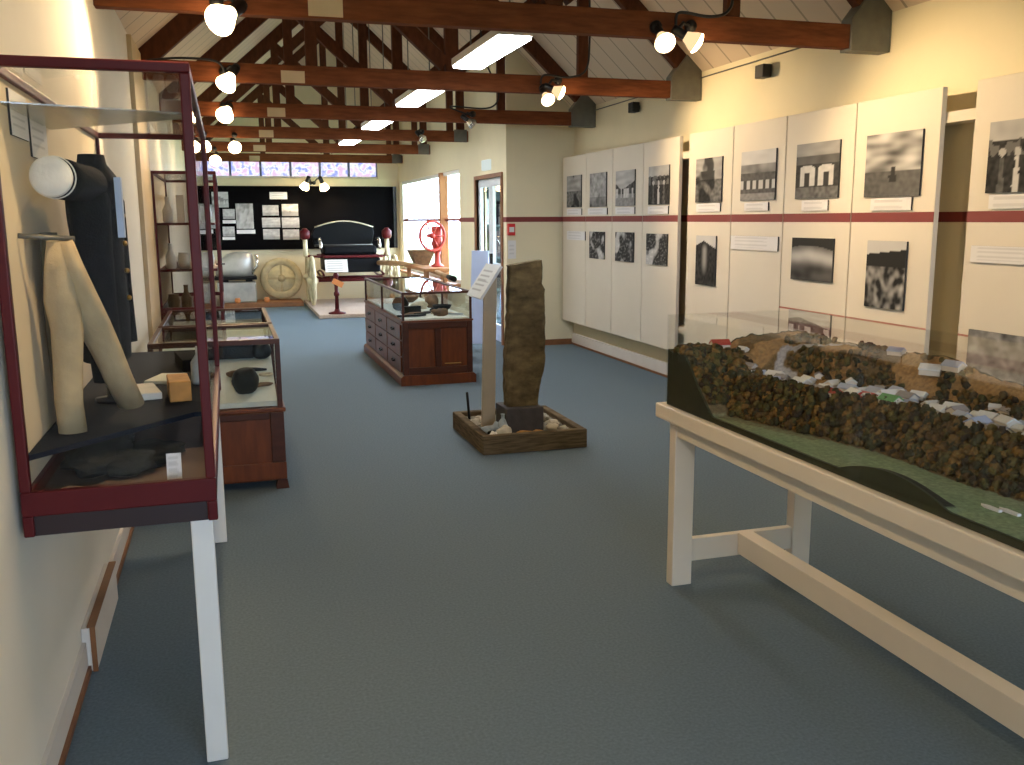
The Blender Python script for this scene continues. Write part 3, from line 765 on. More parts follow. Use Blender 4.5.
mb = MB().lathe([(.03, 0), (.034, .01), (.034, .08), (.014, .11), (.014, .14)], (-.12, 3.6, .951)); mb.build('glass_bottle', 'bluestone', label='small grey bottle on the navy shelf of the near case', cat='bottle')
# floor of the case: dark blanket and white card
mb = MB()
for k, (x, y, z, rx, ry, rz) in enumerate(((-.40, 2.90, .865, .09, .18, .038), (-.32, 2.84, .855, .10, .10, .028), (-.27, 2.98, .85, .09, .14, .022), (-.40, 3.06, .87, .08, .15, .042))):
    mb.blob((x, y, z), (rx, ry, rz), k, .35, 16, 10, 2.5)
mb.build('folded_blanket', 'blanket', label='crumpled dark blanket on the floor of the near case', cat='blanket')
xf = Matrix.Translation((-.175, 2.68, .829)) @ Matrix.Rotation(-.25, 4, 'X')
painted('standing_card', xf @ Vector((-.022, 0, 0)), (1, 0, 0), xf.to_3x3() @ Vector((0, 0, 1)), .040, .078, .004, text(4, .75, .6), 'white label card standing on the floor of the near case', 'card', None, 12, 12, rim=(.6, .6, .6))
# wall box on the left skirting under the near case
r = thing('wall_socket_box', (XL+.02, 3.6, .02), 'white box with brown edging on the left skirting under the near case', 'wall box')
MB().box(XL, XL+.045, 3.30, 3.95, .0, .16).build('box_cover', 'skirt', r, bevel=.004)
MB().box(XL+.02, XL+.047, 3.30, 3.95, .16, .166).box(XL+.03, XL+.047, 3.294, 3.30, .0, .166).build('edging', 'brown', r)

# ------------------------------------------------------------------ wooden glass-topped cabinets on the left
def left_cabinet(y0, y1, label):
    x0, x1 = -.45, .26
    r = thing('display_cabinet', ((x0+x1)/2, (y0+y1)/2, 0), label, 'display cabinet', 'wooden glass topped cabinets at left')
    MB().box(x0, x1, y0, y1, .05, .46).build('cabinet_body', 'mahog', r, bevel=.005)
    MB().box(x0-.015, x1+.015, y0-.015, y1+.015, .46, .485).build('counter_edge', 'mahog', r, bevel=.006)
    MB().box(x0-.005, x1+.005, y0-.012, y0, .06, .16).build('bottom_rail', 'mahog', r, bevel=.004)
    MB().box(x0, x0+.08, y0-.012, y0, .16, .46).box(x1-.075, x1+.003, y0-.012, y0, .16, .46).box(x0+.08, x1-.075, y0-.012, y0, .42, .46).build('front_frame', 'mahogd', r, bevel=.004)
    for x in (x0, x1-.05):
        for y in (y0, y1-.05): MB().prism([(x-.01, 0), (x+.065, 0), (x+.055, .055), (x, .055)], 'y', y-.01, y+.06).build('foot', 'mahogd', r)
    w = .028; z1 = .885
    mb = MB()
    for x in (x0, x1-w):
        for y in (y0, y1-w): mb.box(x, x+w, y, y+w, .485, z1-.03)
    mb.box(x0, x1, y0, y0+w, z1-.03, z1).box(x0, x1, y1-w, y1, z1-.03, z1).box(x0, x0+w, y0+w, y1-w, z1-.03, z1).box(x1-w, x1, y0+w, y1-w, z1-.03, z1)
    mb.build('glazing_frame', 'mahogd', r, bevel=.003)
    MB().box(x0+w, x1-w, y0+w, y1-w, z1-.012, z1-.008).build('glass_top', 'glass', r)
    MB().box(x0+w, x1-w, y0+.01, y0+.014, .485, z1-.03).build('glass_front', 'glass', r)
    MB().box(x1-.014, x1-.01, y0+w, y1-w, .485, z1-.03).build('glass_side', 'glass', r)
    MB().prism([(y0+.03, .49), (y1-.03, .49), (y1-.03, .80), (y0+.03, .52)], 'x', x0+.03, x1-.03).build('display_board', 'linen', r)
    return r
left_cabinet(5.4, 6.24, 'wooden glass topped display cabinet nearest on the left, behind the tall case')
left_cabinet(6.30, 7.45, 'second wooden glass topped display cabinet on the left, just beyond the first')
def onboard(y): return .52+(y-5.43)/(.78)*.28
def art(kind, x, y, m, label, cat, s=1.0, zb=None, rz=0):
    z = (onboard(y) if zb is None else zb)+.002
    mb = MB(Matrix.Translation((x, y, z)) @ Matrix.Rotation(rz, 4, 'Z'))
    if kind == 'ball': mb.blob((0, 0, .07*s), .075*s, 3, .08, 18, 12)
    if kind == 'pot': mb.lathe([(.04*s, 0), (.07*s, .02*s), (.08*s, .06*s), (.065*s, .10*s), (.05*s, .115*s), (.055*s, .125*s)], (0, 0, 0))
    if kind == 'box': mb.box(-.12*s, .12*s, -.05*s, .05*s, 0, .09*s)
    if kind == 'stick': mb.tube([(-.12*s, 0, .012), (-.04*s, .015, .018), (.05*s, .0, .018), (.13*s, .02, .012)], [.009, .014, .012, .007], 8)
    if kind == 'ring': mb.torus((0, 0, .015), (0, 0, 1), .05*s, .012*s, 24, 8)
    if kind == 'blade': mb.prism([(-.14*s, -.02), (.06*s, -.035*s), (.15*s, 0), (.05*s, .03*s), (-.14*s, .015)], 'z', .004, .022)
    if kind == 'stone': mb.blob((0, 0, .03*s), (.07*s, .045*s, .035*s), int(x*100), .35, 12, 8)
    if kind == 'bowl': mb.lathe([(.03*s, 0), (.08*s, .035*s), (.10*s, .07*s), (.092*s, .07*s), (.07*s, .035*s), (.01, .015*s)], (0, 0, 0))
    return mb.build({'ball': 'iron_ball', 'pot': 'iron_pot', 'box': 'dark_box', 'stick': 'thin_tool', 'ring': 'metal_ring', 'blade': 'iron_knife', 'stone': 'worked_stone', 'bowl': 'dark_bowl'}[kind], m, label=label, cat=cat, group='artefacts in the cabinets')
slab('white_mount_card', -.42, .20, 5.44, 5.45, .5, .505, 'linen', 'white mount card along the front of the first left cabinet', 'card') if False else None
art('ball', .06, 5.53, 'iron', 'large black round pot at the front of the first left cabinet', 'pot', 1.05)
art('box', .00, 5.95, 'iron', 'long dark box at the back of the first left cabinet', 'box', 1.0)
art('pot', .17, 5.93, 'iron', 'black helmet-shaped pot at the back right of the first left cabinet', 'pot', .8)
art('stick', .10, 5.76, 'iron', 'thin dark tool across the middle of the first left cabinet', 'tool', .7)
art('stick', .17, 5.58, 'brownart', 'thin brown tool right of the black round pot', 'tool', .5, rz=.5)
art('ring', .185, 5.70, 'bone', 'pale ring right of the black round pot', 'ring', .7)
art('stone', .0, 5.72, 'brownart', 'small brown stone behind the black round pot', 'stone', .6)
art('stone', -.05, 6.05, 'bone', 'pale stone in the back corner of the first left cabinet', 'stone', .7)

# ------------------------------------------------------------------ centre cabinet with drawers
x0, x1, y0, y1 = 1.535, 2.21, 8.52, 10.95
cab = thing('drawer_cabinet', ((x0+x1)/2, (y0+y1)/2, 0), 'long mahogany display cabinet with side drawers and a glass top, mid room', 'display cabinet')
MB().box(x0, x1, y0, y1, .10, .60).build('cabinet_body', 'mahog', cab, bevel=.005)
MB().prism([(x0-.03, 0), (x1+.03, 0), (x1+.03, .08), (x1+.005, .10), (x0-.005, .10), (x0-.03, .08)], 'y', y0-.03, y1+.03).build('plinth', 'mahog', cab, bevel=.006)
MB().box(x0-.012, x1+.012, y0-.012, y1+.012, .60, .618).build('counter_edge', 'mahog', cab, bevel=.005)
xm = (x0+x1)/2
MB().box(x0, x0+.055, y0-.014, y0, .10, .60).box(x1-.055, x1, y0-.014, y0, .10, .60).box(xm-.03, xm+.03, y0-.014, y0, .17, .54).box(x0+.055, x1-.055, y0-.014, y0, .54, .60).box(x0+.055, x1-.055, y0-.014, y0, .10, .17).build('front_frame', 'mahogd', cab, bevel=.005)
MB().box(xm+.06, xm+.22, y0-.022, y0-.014, .195, .203).build('brass_strip', 'brass', cab)
for c in range(3):
    for q in range(3):
        ya = y0+.05+c*(y1-y0-.1)/3; yb = ya+(y1-y0-.1)/3-.03; za = .125+q*.155
        dr = MB().box(x0-.016, x0, ya, yb, za, za+.14).build('drawer', 'mahog', cab, bevel=.004)
        ym = (ya+yb)/2
        MB().tube([(x0-.016, ym-.06, za+.075), (x0-.035, ym-.045, za+.065), (x0-.035, ym+.045, za+.065), (x0-.016, ym+.06, za+.075)], .007, 8).box(x0-.02, x0-.016, ym-.07, ym+.07, za+.06, za+.09).build('drawer_handle', 'darkmetal', dr)
w = .022; z1 = .885
mb = MB()
for x in (x0, x1-w):
    for y in (y0, (y0+y1)/2, y1-w): mb.box(x, x+w, y, y+w, .618, z1-w)
mb.box(x0, x1, y0, y0+w, z1-w, z1).box(x0, x1, y1-w, y1, z1-w, z1).box(x0, x0+w, y0+w, y1-w, z1-w, z1).box(x1-w, x1, y0+w, y1-w, z1-w, z1)
mb.build('glazing_frame', 'mahogd', cab, bevel=.003)
MB().box(x0+w, x1-w, y0+w, y1-w, z1-.012, z1-.008).build('glass_top', 'glass', cab)
MB().box(x0+w, x1-w, y0+.009, y0+.013, .618, z1-w).build('glass_front', 'glass', cab)
MB().box(x0+.009, x0+.013, y0+w, y1-w, .618, z1-w).build('glass_side', 'glass', cab)
MB().box(x1-.013, x1-.009, y0+w, y1-w, .618, z1-w).build('glass_side', 'glass', cab)
MB().box(x0+w, x1-w, y0+w, y1-w, .618, .632).build('display_cloth', 'linen', cab)
zb = .632
items = [('blade', 1.66, 8.72, 'iron', 1.0, .1, 'dark blade at the front left of the drawer cabinet', 'blade'), ('stick', 1.72, 8.85, 'brownart', 1.2, .5, 'brown stick tool behind the dark blade', 'tool'),
         ('box', 1.72, 9.05, 'iron', .8, .4, 'dark box in the left front of the drawer cabinet', 'box'), ('blade', 1.84, 8.95, 'iron', 1.2, .7, 'dark blade lying diagonally in the drawer cabinet', 'blade'),
         ('stone', 1.94, 8.72, 'brownart', 1.1, .2, 'brown stone at the front centre of the drawer cabinet', 'stone'), ('stick', 2.0, 8.8, 'bone', 1.1, -.5, 'pale bone tool right of the brown stone', 'tool'),
         ('bowl', 2.05, 9.1, 'iron', 1.0, 0, 'dark bowl at the right of the drawer cabinet', 'bowl'), ('blade', 2.08, 8.75, 'bluestone', .7, -.6, 'grey blade at the front right of the drawer cabinet', 'blade'),
         ('pot', 1.68, 9.4, 'iron', 1.1, 0, 'dark pot along the left glass of the drawer cabinet', 'pot'), ('stone', 1.9, 9.5, 'bone', 1.2, 0, 'pale stone in the middle of the drawer cabinet', 'stone'),
         ('ball', 2.05, 9.6, 'brownart', 1.0, 0, 'brown ball in the middle right of the drawer cabinet', 'ball'), ('blade', 1.75, 10.0, 'iron', 1.3, 1.2, 'long dark blade towards the far end of the drawer cabinet', 'blade'),
         ('bowl', 1.95, 10.3, 'brownart', 1.1, 0, 'brown bowl near the far end of the drawer cabinet', 'bowl'), ('stick', 2.02, 9.28, 'iron', 1.0, .9, 'dark rod behind the dark bowl', 'tool')]
for kd, x, y, m, s, rz, l, c in items: art(kd, x, y, m, l, c, s, zb, rz)

# ------------------------------------------------------------------ standing stone in a timber tray, with sign
x0, x1, y0, y1 = 1.556, 2.30, 5.75, 6.62
tray = thing('timber_tray', ((x0+x1)/2, (y0+y1)/2, 0), 'weathered square timber tray filled with gravel on the carpet', 'tray')
b = .055
MB().box(x0, x1, y0, y0+b, 0, .13).box(x0, x1, y1-b, y1, 0, .13).box(x0, x0+b, y0+b, y1-b, 0, .13).box(x1-b, x1, y0+b, y1-b, 0, .13).build('tray_frame', 'weathered', tray, bevel=.008)
nx = 40; mb = MB(); vs = []; fs = []
for j in range(nx+1):
    for i in range(nx+1):
        x = x0+b+(x1-x0-2*b)*i/nx; y = y0+b+(y1-y0-2*b)*j/nx
        vs.append((x, y, .095+.012*N(x*30, y*30)+.01*N(x*9, y*9)))
for j in range(nx):
    for i in range(nx): q = j*(nx+1)+i; fs.append((q, q+1, q+nx+2, q+nx+1))
mb.add(vs, fs, True).build('gravel_bed', 'gravel', tray, kind='stuff')
r = MB().prism([(1.775, 5.93), (2.045, 5.93), (2.045, 6.20), (1.775, 6.20)], 'z', .085, .265).build('slate_plinth', 'slate', bevel=.006, label='square dark slate block under the standing stone', cat='plinth')
# stone slab: sections up its height
secs = []
nz = 26; n = 24; vs = []; fs = []
for j in range(nz+1):
    t = j/nz; z = .266+t*1.0
    xa = 1.80+.035*t - .012*math.exp(-((t-.3)/.15)**2); xb = 2.035+.055*sm(0, .35, t)+(.0 if t < .8 else -.02*sm(.8, .83, t))
    ya, yb = 6.0+.015*t, 6.125-.005*t
    for k in range(n):
        a = 2*PI*k/n; ca, sa = math.cos(a), math.sin(a)
        ex = .35
        px_ = (abs(ca)**ex)*(1 if ca > 0 else -1); py_ = (abs(sa)**ex)*(1 if sa > 0 else -1)
        x = (xa+xb)/2+(xb-xa)/2*px_; y = (ya+yb)/2+(yb-ya)/2*py_
        shrink = .94 if j == 0 else 1
        x = (xa+xb)/2+(x-(xa+xb)/2)*shrink
        q = .010*N(x*14, z*26, k*.12)+.006*N(y*30, z*50, 3)
        zt = z
        if j == nz: zt = z-.025+.035*(x-xa)/(xb-xa)
        vs.append((x+q*ca, y+q*sa, zt))
for j in range(nz):
    for k in range(n): fs.append((j*n+k, j*n+(k+1) % n, (j+1)*n+(k+1) % n, (j+1)*n+k))
fs.append(tuple(range(n-1, -1, -1))); fs.append(tuple(nz*n+k for k in range(n)))
MB().add(vs, fs, False).build('standing_stone', 'slab', label='tall rough brown standing stone slab on the slate block', cat='stone slab')
sg = thing('sign_lectern', (1.72, 6.2, .09), 'tan post with a tilted white sign beside the standing stone', 'sign')
MB().prism([(1.672, .08), (1.768, .08), (1.795, 1.20), (1.70, 1.06)], 'y', 6.20, 6.23).build('sign_post', 'tanboard', sg, bevel=.003)
u = Vector((0, -1, 0)); v = Vector((.145, 0, .215)).normalized()
painted('sign_board', (1.60, 6.31, 1.03), u, v, .36, .262, .018, text(7, .66, .40, .12, (.95, 1, 1)), None, None, None, 30, 40, sg, rim=(.75, .75, .75))
stones = [(1.64, 6.30, .10, (.05, .05, .035), 'palestone', 'pale stone at the back left corner of the tray'), (1.70, 6.38, .10, (.04, .04, .03), 'palestone', 'second pale stone behind the sign post'),
          (1.73, 5.98, .12, (.055, .05, .045), 'bluestone', 'blue-grey stone in front of the sign post'), (1.67, 6.02, .11, (.06, .05, .03), 'bluestone', 'flat blue-grey stone left of the sign post'),
          (1.74, 5.88, .115, (.055, .04, .045), 'palestone', 'large pale block at the front of the tray left of the slate'), (1.665, 5.87, .108, (.028, .028, .025), 'cloth_w', 'small white pebble in the front left corner of the tray'),
          (1.67, 5.94, .10, (.035, .025, .02), 'iron', 'small black stone behind the white pebble'), (1.88, 5.86, .105, (.075, .022, .018), 'amber', 'long amber stone in front of the slate block'),
          (1.98, 5.86, .105, (.035, .028, .02), 'amber', 'short amber stone in front of the slate block'), (2.17, 6.1, .105, (.05, .04, .025), 'palestone', 'pale stone right of the slate block'),
          (2.13, 6.25, .105, (.06, .05, .03), 'gravel', 'grey stone at the back right of the tray'), (2.12, 5.98, .105, (.045, .035, .025), 'bone', 'bone coloured stone near the right of the tray'), (2.2, 5.95, .1, (.03, .03, .02), 'palestone', 'small pale stone in the front right of the tray')]
for i, (x, y, z, rr, m, l) in enumerate(stones):
    MB().blob((x, y, z), rr, i, .3, 14, 9).build('loose_stone', m, label=l, cat='stone', group='stones in the timber tray')
mb = MB().lathe([(.035, 0), (.042, .02), (.03, .05), (.012, .075), (.012, .10), (.016, .105)], (1.755, 5.955, .125)); mb.build('glass_flask', 'bluestone', label='small pale blue flask standing on stones in the tray', cat='flask')
MB().tube([(1.62, 6.35, .10), (1.605, 6.36, .32)], .010, 8).build('thin_rod', 'iron', label='thin dark rod upright in the back left of the tray', cat='rod')

# ------------------------------------------------------------------ white table with the landscape model
tx0, tx1, ty0, ty1 = 1.70, 2.46, .55, 3.48
tb = thing('model_table', ((tx0+tx1)/2, (ty0+ty1)/2, 0), 'long white wooden table carrying the landscape model at right', 'table')
MB().box(tx0, tx1, ty0, ty1, .722, .784).build('tabletop', 'whitec', tb, bevel=.006)
MB().box(tx0+.045, tx1-.045, ty0+.05, ty1-.05, .655, .722).build('apron', 'whitec', tb, bevel=.003)
for x in (tx0+.038, tx1-.135):
    for y in (ty0+.08, ty1-.12): MB().box(x, x+.092, y, y+.055, 0, .70).build('leg', 'whitec', tb, bevel=.004)
for y in (ty0+.09, ty1-.11): MB().box(tx0+.13, tx1-.135, y, y+.035, .10, .20).build('end_rail', 'whitec', tb, bevel=.003)
MB().box(2.055, 2.125, ty0+.125, ty1-.11, .11, .205).build('stretcher', 'whitec', tb, bevel=.003)

gx0, gx1, gy0, gy1 = 1.722, 2.345, .62, 3.43
mdl = thing('landscape_model', ((gx0+gx1)/2, (gy0+gy1)/2, .784), 'coastal landscape model with green sea, trees and tiny houses on the white table', 'scale model')
SE = [(0.5, 2.02), (1.84, 1.985), (2.05, 1.965), (2.40, 1.975), (2.70, 1.905), (2.91, 1.845), (3.16, 1.775), (3.30, 1.70), (3.5, 1.62)]
def sea_x(y):
    for (a, xa), (b, xb) in zip(SE, SE[1:]):
        if a <= y <= b: return xa+(xb-xa)*(y-a)/(b-a)
    return SE[0][1] if y < SE[0][0] else SE[-1][1]
def hump(y): return .045*math.sin(PI*max(0, min(1, (y-1.84)/.44)))**.8 if 1.84 < y < 2.28 else 0
def zend(y): return .02+.205*max(0, min(1, (y-3.06)/.22))
def hz(x, y):
    s = sea_x(y)+.012*N(y*11, 0.3)
    d = x-s
    cl = .128*sm(0, .12, d)
    hill = .155*sm(.24, .42, d)*(0.8+.25*N(y*1.9, x*2, 2))
    z = .018+(cl+hill if d > 0 else 0)
    if y > 3.06: z = max(z, zend(y)+.015*N(x*12, y*9))
    if x < 1.80: z = max(z, .018+hump(y)*(1-sm(1.755, 1.80, x)))
    if d > .02: z += .010*N(x*25, y*25, 1)+.006*N(x*60, y*60, 4)
    return z
ROAD = [(2.345, 3.02), (2.28, 3.08), (2.22, 3.12), (2.17, 3.16), (2.13, 3.20), (2.08, 3.16), (2.07, 3.0), (2.09, 2.7), (2.13, 2.4), (2.16, 2.0), (2.18, 1.4), (2.2, .7)]
def road_d(x, y):
    best = 9
    for (a, b), (c, d) in zip(ROAD, ROAD[1:]):
        ex, ey = c-a, d-b; L = ex*ex+ey*ey; t = max(0, min(1, ((x-a)*ex+(y-b)*ey)/L))
        best = min(best, math.hypot(x-a-ex*t, y-b-ey*t))
    return best
NX, NY = 70, 240
vs = []; fs = []; cs = []
def l3(r, g, b): return lin((r, g, b))[:3]
SEA, SEA2, MUD, TAN, OLIVE, ROADC, DARK = l3(114, 138, 106), l3(130, 144, 114), l3(108, 92, 64), l3(160, 126, 84), l3(78, 66, 36), l3(172, 172, 184), l3(30, 30, 20)
mixc = lambda a, b, t: tuple(p+(q-p)*t for p, q in zip(a, b))
for j in range(NY+1):
    for i in range(NX+1):
        x = gx0+.012+(gx1-gx0-.016)*i/NX; y = gy0+.006+(gy1-gy0-.012)*j/NY
        z = hz(x, y); s = sea_x(y)+.012*N(y*11, .3); d = x-s
        n = N(x*8, y*8, 5)
        if d < 0 and not (y > 3.06 and z > .03):
            c = mixc(SEA, SEA2, max(0, min(1, .5+N(x*6, y*3)))) if z < .024 else DARK
            if y > 2.62 and d > -.05: c = mixc(c, MUD, .5)
        else:
            c = mixc(OLIVE, TAN, sm(.10, .2, d)) if d > 0 else OLIVE
            if n > .18: c = mixc(c, OLIVE, .7)
            if d < .03: c = MUD
            if road_d(x, y) < .017: c = ROADC
        vs.append((x, y, .784+z)); cs.append(c)
for j in range(NY):
    for i in range(NX): q = j*(NX+1)+i; fs.append((q, q+1, q+NX+2, q+NX+1))
MB().add(vs, fs, True, cs).build('terrain', 'terrain', mdl)
# dark green edge boards with the ground profile
def prof_board(pts_fn, ax, a, b, lo, hi, n=80):
    pts = [(lo, .785)]+[(lo+(hi-lo)*k/n, .784+pts_fn(lo+(hi-lo)*k/n)) for k in range(n+1)]+[(hi, .785)]
    return MB().prism(pts, ax, a, b)
prof_board(lambda y: hz(gx0+.012, y)+.004, 'x', gx0+.004, gx0+.013, gy0+.006, gy1-.006, 140).build('front_edge', 'boardg', mdl)
prof_board(lambda x: hz(x, gy1-.008)+.003, 'y', gy1-.010, gy1-.005, gx0+.014, gx1-.006).build('end_edge', 'boardg', mdl)
prof_board(lambda x: hz(x, gy0+.01)+.003, 'y', gy0+.004, gy0+.008, gx0+.014, gx1-.006).build('end_edge', 'boardg', mdl)
prof_board(lambda y: hz(gx1-.006, y)+.003, 'x', gx1-.006, gx1-.003, gy0+.006, gy1-.006, 120).build('back_edge', 'boardg', mdl)
# trees: six shapes reused
rnd = random.Random(3)
shapes = []
for k in range(6):
    mb = MB(); m = ['foliage', 'foliage2', 'foliage3'][k % 3]
    mb.blob((0, 0, .010), (.014, .014, .013), k, .5, 9, 6, 2.2)
    mb.blob((.008, .004, .006), (.010, .011, .009), k+9, .5, 8, 5, 2.2)
    mb.blob((-.007, -.003, .007), (.010, .010, .010), k+5, .5, 8, 5, 2.2)
    o = mb.build('tree', m); shapes.append(o.data); bpy.data.objects.remove(o)
spots = []
tries = 0
while len(spots) < 4200 and tries < 60000:
    tries += 1
    y = rnd.uniform(.7, gy1-.03); x = rnd.uniform(gx0+.02, gx1-.02); d = x-sea_x(y)
    belt = .005 < d < .125 or (y > 3.1 and d < .22 and hz(x, y) > .06)
    hill = d > .25 and N(x*9, y*5, 8) > -.06
    if y > 3.06 and d < .02 and hz(x, y) < .05: continue
    if not belt and not hill: continue
    if hill and not belt and rnd.random() > .55: continue
    if road_d(x, y) < .028: continue
    if x < 1.745 and rnd.random() < .6: continue
    spots.append((x, y, rnd.uniform(.45, 1.05)*(1.0 if belt else .8)))
# the 100 nearest in view are parts, the rest one mass
vis = sorted(spots, key=lambda p: (p[1] < 1.55, p[0]**2*.5+p[1]**2))
for i, (x, y, s) in enumerate(vis[:100]):
    o = bpy.data.objects.new('tree', shapes[rnd.randrange(6)]); COL.objects.link(o); o.parent = mdl
    w_ = mdl['_w']; o.location = (x-w_[0], y-w_[1], .784+hz(x, y)-.003-w_[2]); o.rotation_euler = (0, 0, rnd.uniform(0, 6.28)); o.scale = (s, s, s*rnd.uniform(.9, 1.4))
mbs = [MB()]; TREEC = [l3(84, 62, 26), l3(60, 56, 26), l3(76, 70, 30), l3(104, 78, 34), l3(54, 40, 20), l3(118, 88, 38), l3(48, 46, 22), l3(92, 80, 36)]
for (x, y, s) in vis[100:]:
    k = rnd.randrange(6); me = shapes[k]; mb = mbs[0]
    tc_ = TREEC[rnd.randrange(len(TREEC))]
    a = rnd.uniform(0, 6.28); ca, sa = math.cos(a)*s, math.sin(a)*s; zs = s*rnd.uniform(.9, 1.4); z0 = .784+hz(x, y)-.003
    mb.add([(x+p.co.x*ca-p.co.y*sa, y+p.co.x*sa+p.co.y*ca, z0+p.co.z*zs) for p in me.vertices], [tuple(f.vertices) for f in me.polygons], True, [tc_]*len(me.vertices))
mbs[0].build('tree_mass', 'terrain', mdl, kind='stuff')
# tiny houses
roofs = {'white': mat('roof_white', (222, 222, 224), .6), 'blue': mat('roof_pale_blue', (172, 182, 208), .6), 'red': mat('roof_red', (176, 70, 62), .6), 'green': mat('roof_green', (96, 150, 92), .6), 'grey': mat('roof_grey', (150, 144, 146), .6)}
wallm = mat('house_wall', (214, 202, 188), .7)
def house(x, y, rz, s, rc):
    z = .784+hz(x, y)-.002
    xf = Matrix.Translation((x, y, z)) @ Matrix.Rotation(rz, 4, 'Z')
    a, b, h = .016*s, .024*s, .014*s
    o = MB(xf).prism([(-a, 0), (a, 0), (a, h), (0, h*1.7), (-a, h)], 'y', -b, b).build('house', wallm, mdl)
    MB(xf).prism([(-a*1.2, h*.95), (0, h*1.75), (a*1.2, h*.95), (a*1.2, h*1.12), (0, h*2.0), (-a*1.2, h*1.12)], 'y', -b*1.06, b*1.06).build('roof', roofs[rc], o)
hs = [(1.93, 3.36, 1.4, 1.5, 'red'), (2.02, 3.33, .2, .9, 'white'), (1.99, 3.22, .3, 1.0, 'grey')]
for k in range(66):
    y = .9+2.3*k/66+rnd.uniform(-.02, .02); s0 = sea_x(y)
    x = s0+.142+.042*(k % 3)+rnd.uniform(-.01, .01)
    if road_d(x, y) < .022: x += .03
    hs.append((x, y, rnd.uniform(-.4, .4)+(PI/2 if k % 4 == 0 else 0), rnd.uniform(.85, 1.35), ['white', 'blue', 'white', 'white', 'blue', 'grey', 'white'][k % 7]))
hs += [(2.07, 2.60, .1, 1.3, 'red'), (2.08, 2.50, .2, 1.3, 'green'), (2.15, 2.58, 1.4, 1.7, 'white'), (2.02, 2.72, .1, 1.1, 'red'), (2.30, 2.75, .4, 1.1, 'blue'), (2.28, 2.55, .6, 1.4, 'white'), (2.31, 2.48, .2, 1.3, 'blue')]
for k in range(26):
    y = 1.0+2.2*k/26+rnd.uniform(-.03, .03); x = sea_x(y)+.25+rnd.uniform(0, .05)
    if road_d(x, y) > .024 and x < 2.32 and y < 3.1: hs.append((x, y, rnd.uniform(-.8, .8), rnd.uniform(.7, 1.1), ['white', 'blue', 'grey'][k % 3]))
for h_ in hs: house(*h_)
# little white boats on the sea
for x, y in ((1.86, 1.83), (1.88, 1.79)):
    MB().prism([(x-.006, y-.03), (x+.006, y-.03), (x+.008, y+.015), (x, y+.035), (x-.008, y+.015)], 'z', .800, .808).build('boat', roofs['white'], mdl)
# acrylic cover
cv = thing('acrylic_cover', ((gx0+gx1)/2, (gy0+gy1)/2, .784), 'clear acrylic box cover over the landscape model', 'cover')
g = .004; zt = 1.158
MB().box(gx0, gx0+g, gy0, gy1, .784, zt).build('side_sheet', 'acrylic', cv)
MB().box(gx1-g, gx1, gy0, gy1, .784, zt).build('side_sheet', 'acrylic', cv)
MB().box(gx0+g, gx1-g, gy1-g, gy1, .784, zt).build('end_sheet', 'acrylic', cv)
MB().box(gx0+g, gx1-g, gy0, gy0+g, .784, zt).build('end_sheet', 'acrylic', cv)
MB().box(gx0, gx1, gy0, gy1, zt, zt+g).build('top_sheet', 'acrylic', cv)

# ------------------------------------------------------------------ end of the room
bd = thing('black_display_board', (1.3, 18.07, 1.02), 'large black display board on the end wall under the window', 'display board')
MB().box(-.55, 3.14, 18.05, 18.099, 1.02, 2.19).build('board', 'blackb', bd, bevel=.004)
MB().box(3.14, 3.20, 18.04, 18.099, 1.02, 2.19).build('edge_post', 'black', bd)
ep = [(-.33, 1.85, -.17, 1.42, 'tall grey photo at the far left of the black board', 'bright'), (-.36, 1.40, -.22, 1.33, 'small white label at the far left of the black board', 't'),
      (-.21, 2.08, .08, 1.80, 'top photo behind the red case post on the black board', 'village'), (-.03, 1.77, .18, 1.59, 'upper photo right of the red case post', 'bright'),
      (-.04, 1.57, .19, 1.51, 'white label under the upper photo right of the red post', 't'), (-.05, 1.45, .16, 1.27, 'lower photo right of the red case post', 'bright'),
      (-.06, 1.26, .16, 1.21, 'white label under the lower photo right of the red post', 't'), (.20, 1.87, .51, 1.41, 'largest brownish photo on the black board', 'rockface'),
      (.20, 1.39, .53, 1.32, 'white label under the largest photo', 't'), (.68, 1.84, .97, 1.65, 'top left photo of the block of six', 'bright'), (.66, 1.61, .99, 1.43, 'middle left photo of the block of six', 'bright'),
      (.67, 1.40, .97, 1.21, 'bottom left photo of the block of six', 'bright'), (1.03, 1.86, 1.33, 1.64, 'top right photo of the block of six', 'moor'), (1.02, 1.61, 1.34, 1.42, 'middle right photo of the block of six', 'bright'),
      (1.03, 1.39, 1.33, 1.20, 'bottom right photo of the block of six', 'bright'), (.82, 2.08, 1.14, 1.95, 'cream title card at the top of the black board', 't')]
for i, (xa, za, xb, zb_, l, st) in enumerate(ep):
    f0 = text(3, .75, .5) if st == 't' else pic(st, 30+i)
    f = f0 if st == 't' else (lambda u, v, g=f0: .18+.8*g(u, v))
    painted('label_card' if st == 't' else 'board_photograph', (xa, 18.04, zb_), (1, 0, 0), (0, 0, 1), xb-xa, za-zb_, .008, f, l+' at the end wall', 'label card' if st == 't' else 'photograph', 'pictures on the black end board', 12, 12)
# beige plinth with the carriage, timber dais with machine and wheel
MB().box(1.36, 3.0, 14.95, 18.04, 0, .06).build('carpeted_platform', 'rug', bevel=.01, label='low beige carpeted platform under the black carriage', cat='platform')
MB().box(-.53, 1.30, 17.30, 18.04, 0, .09).build('timber_platform', 'dais', bevel=.01, label='low brown timber platform left of the carriage', cat='platform')

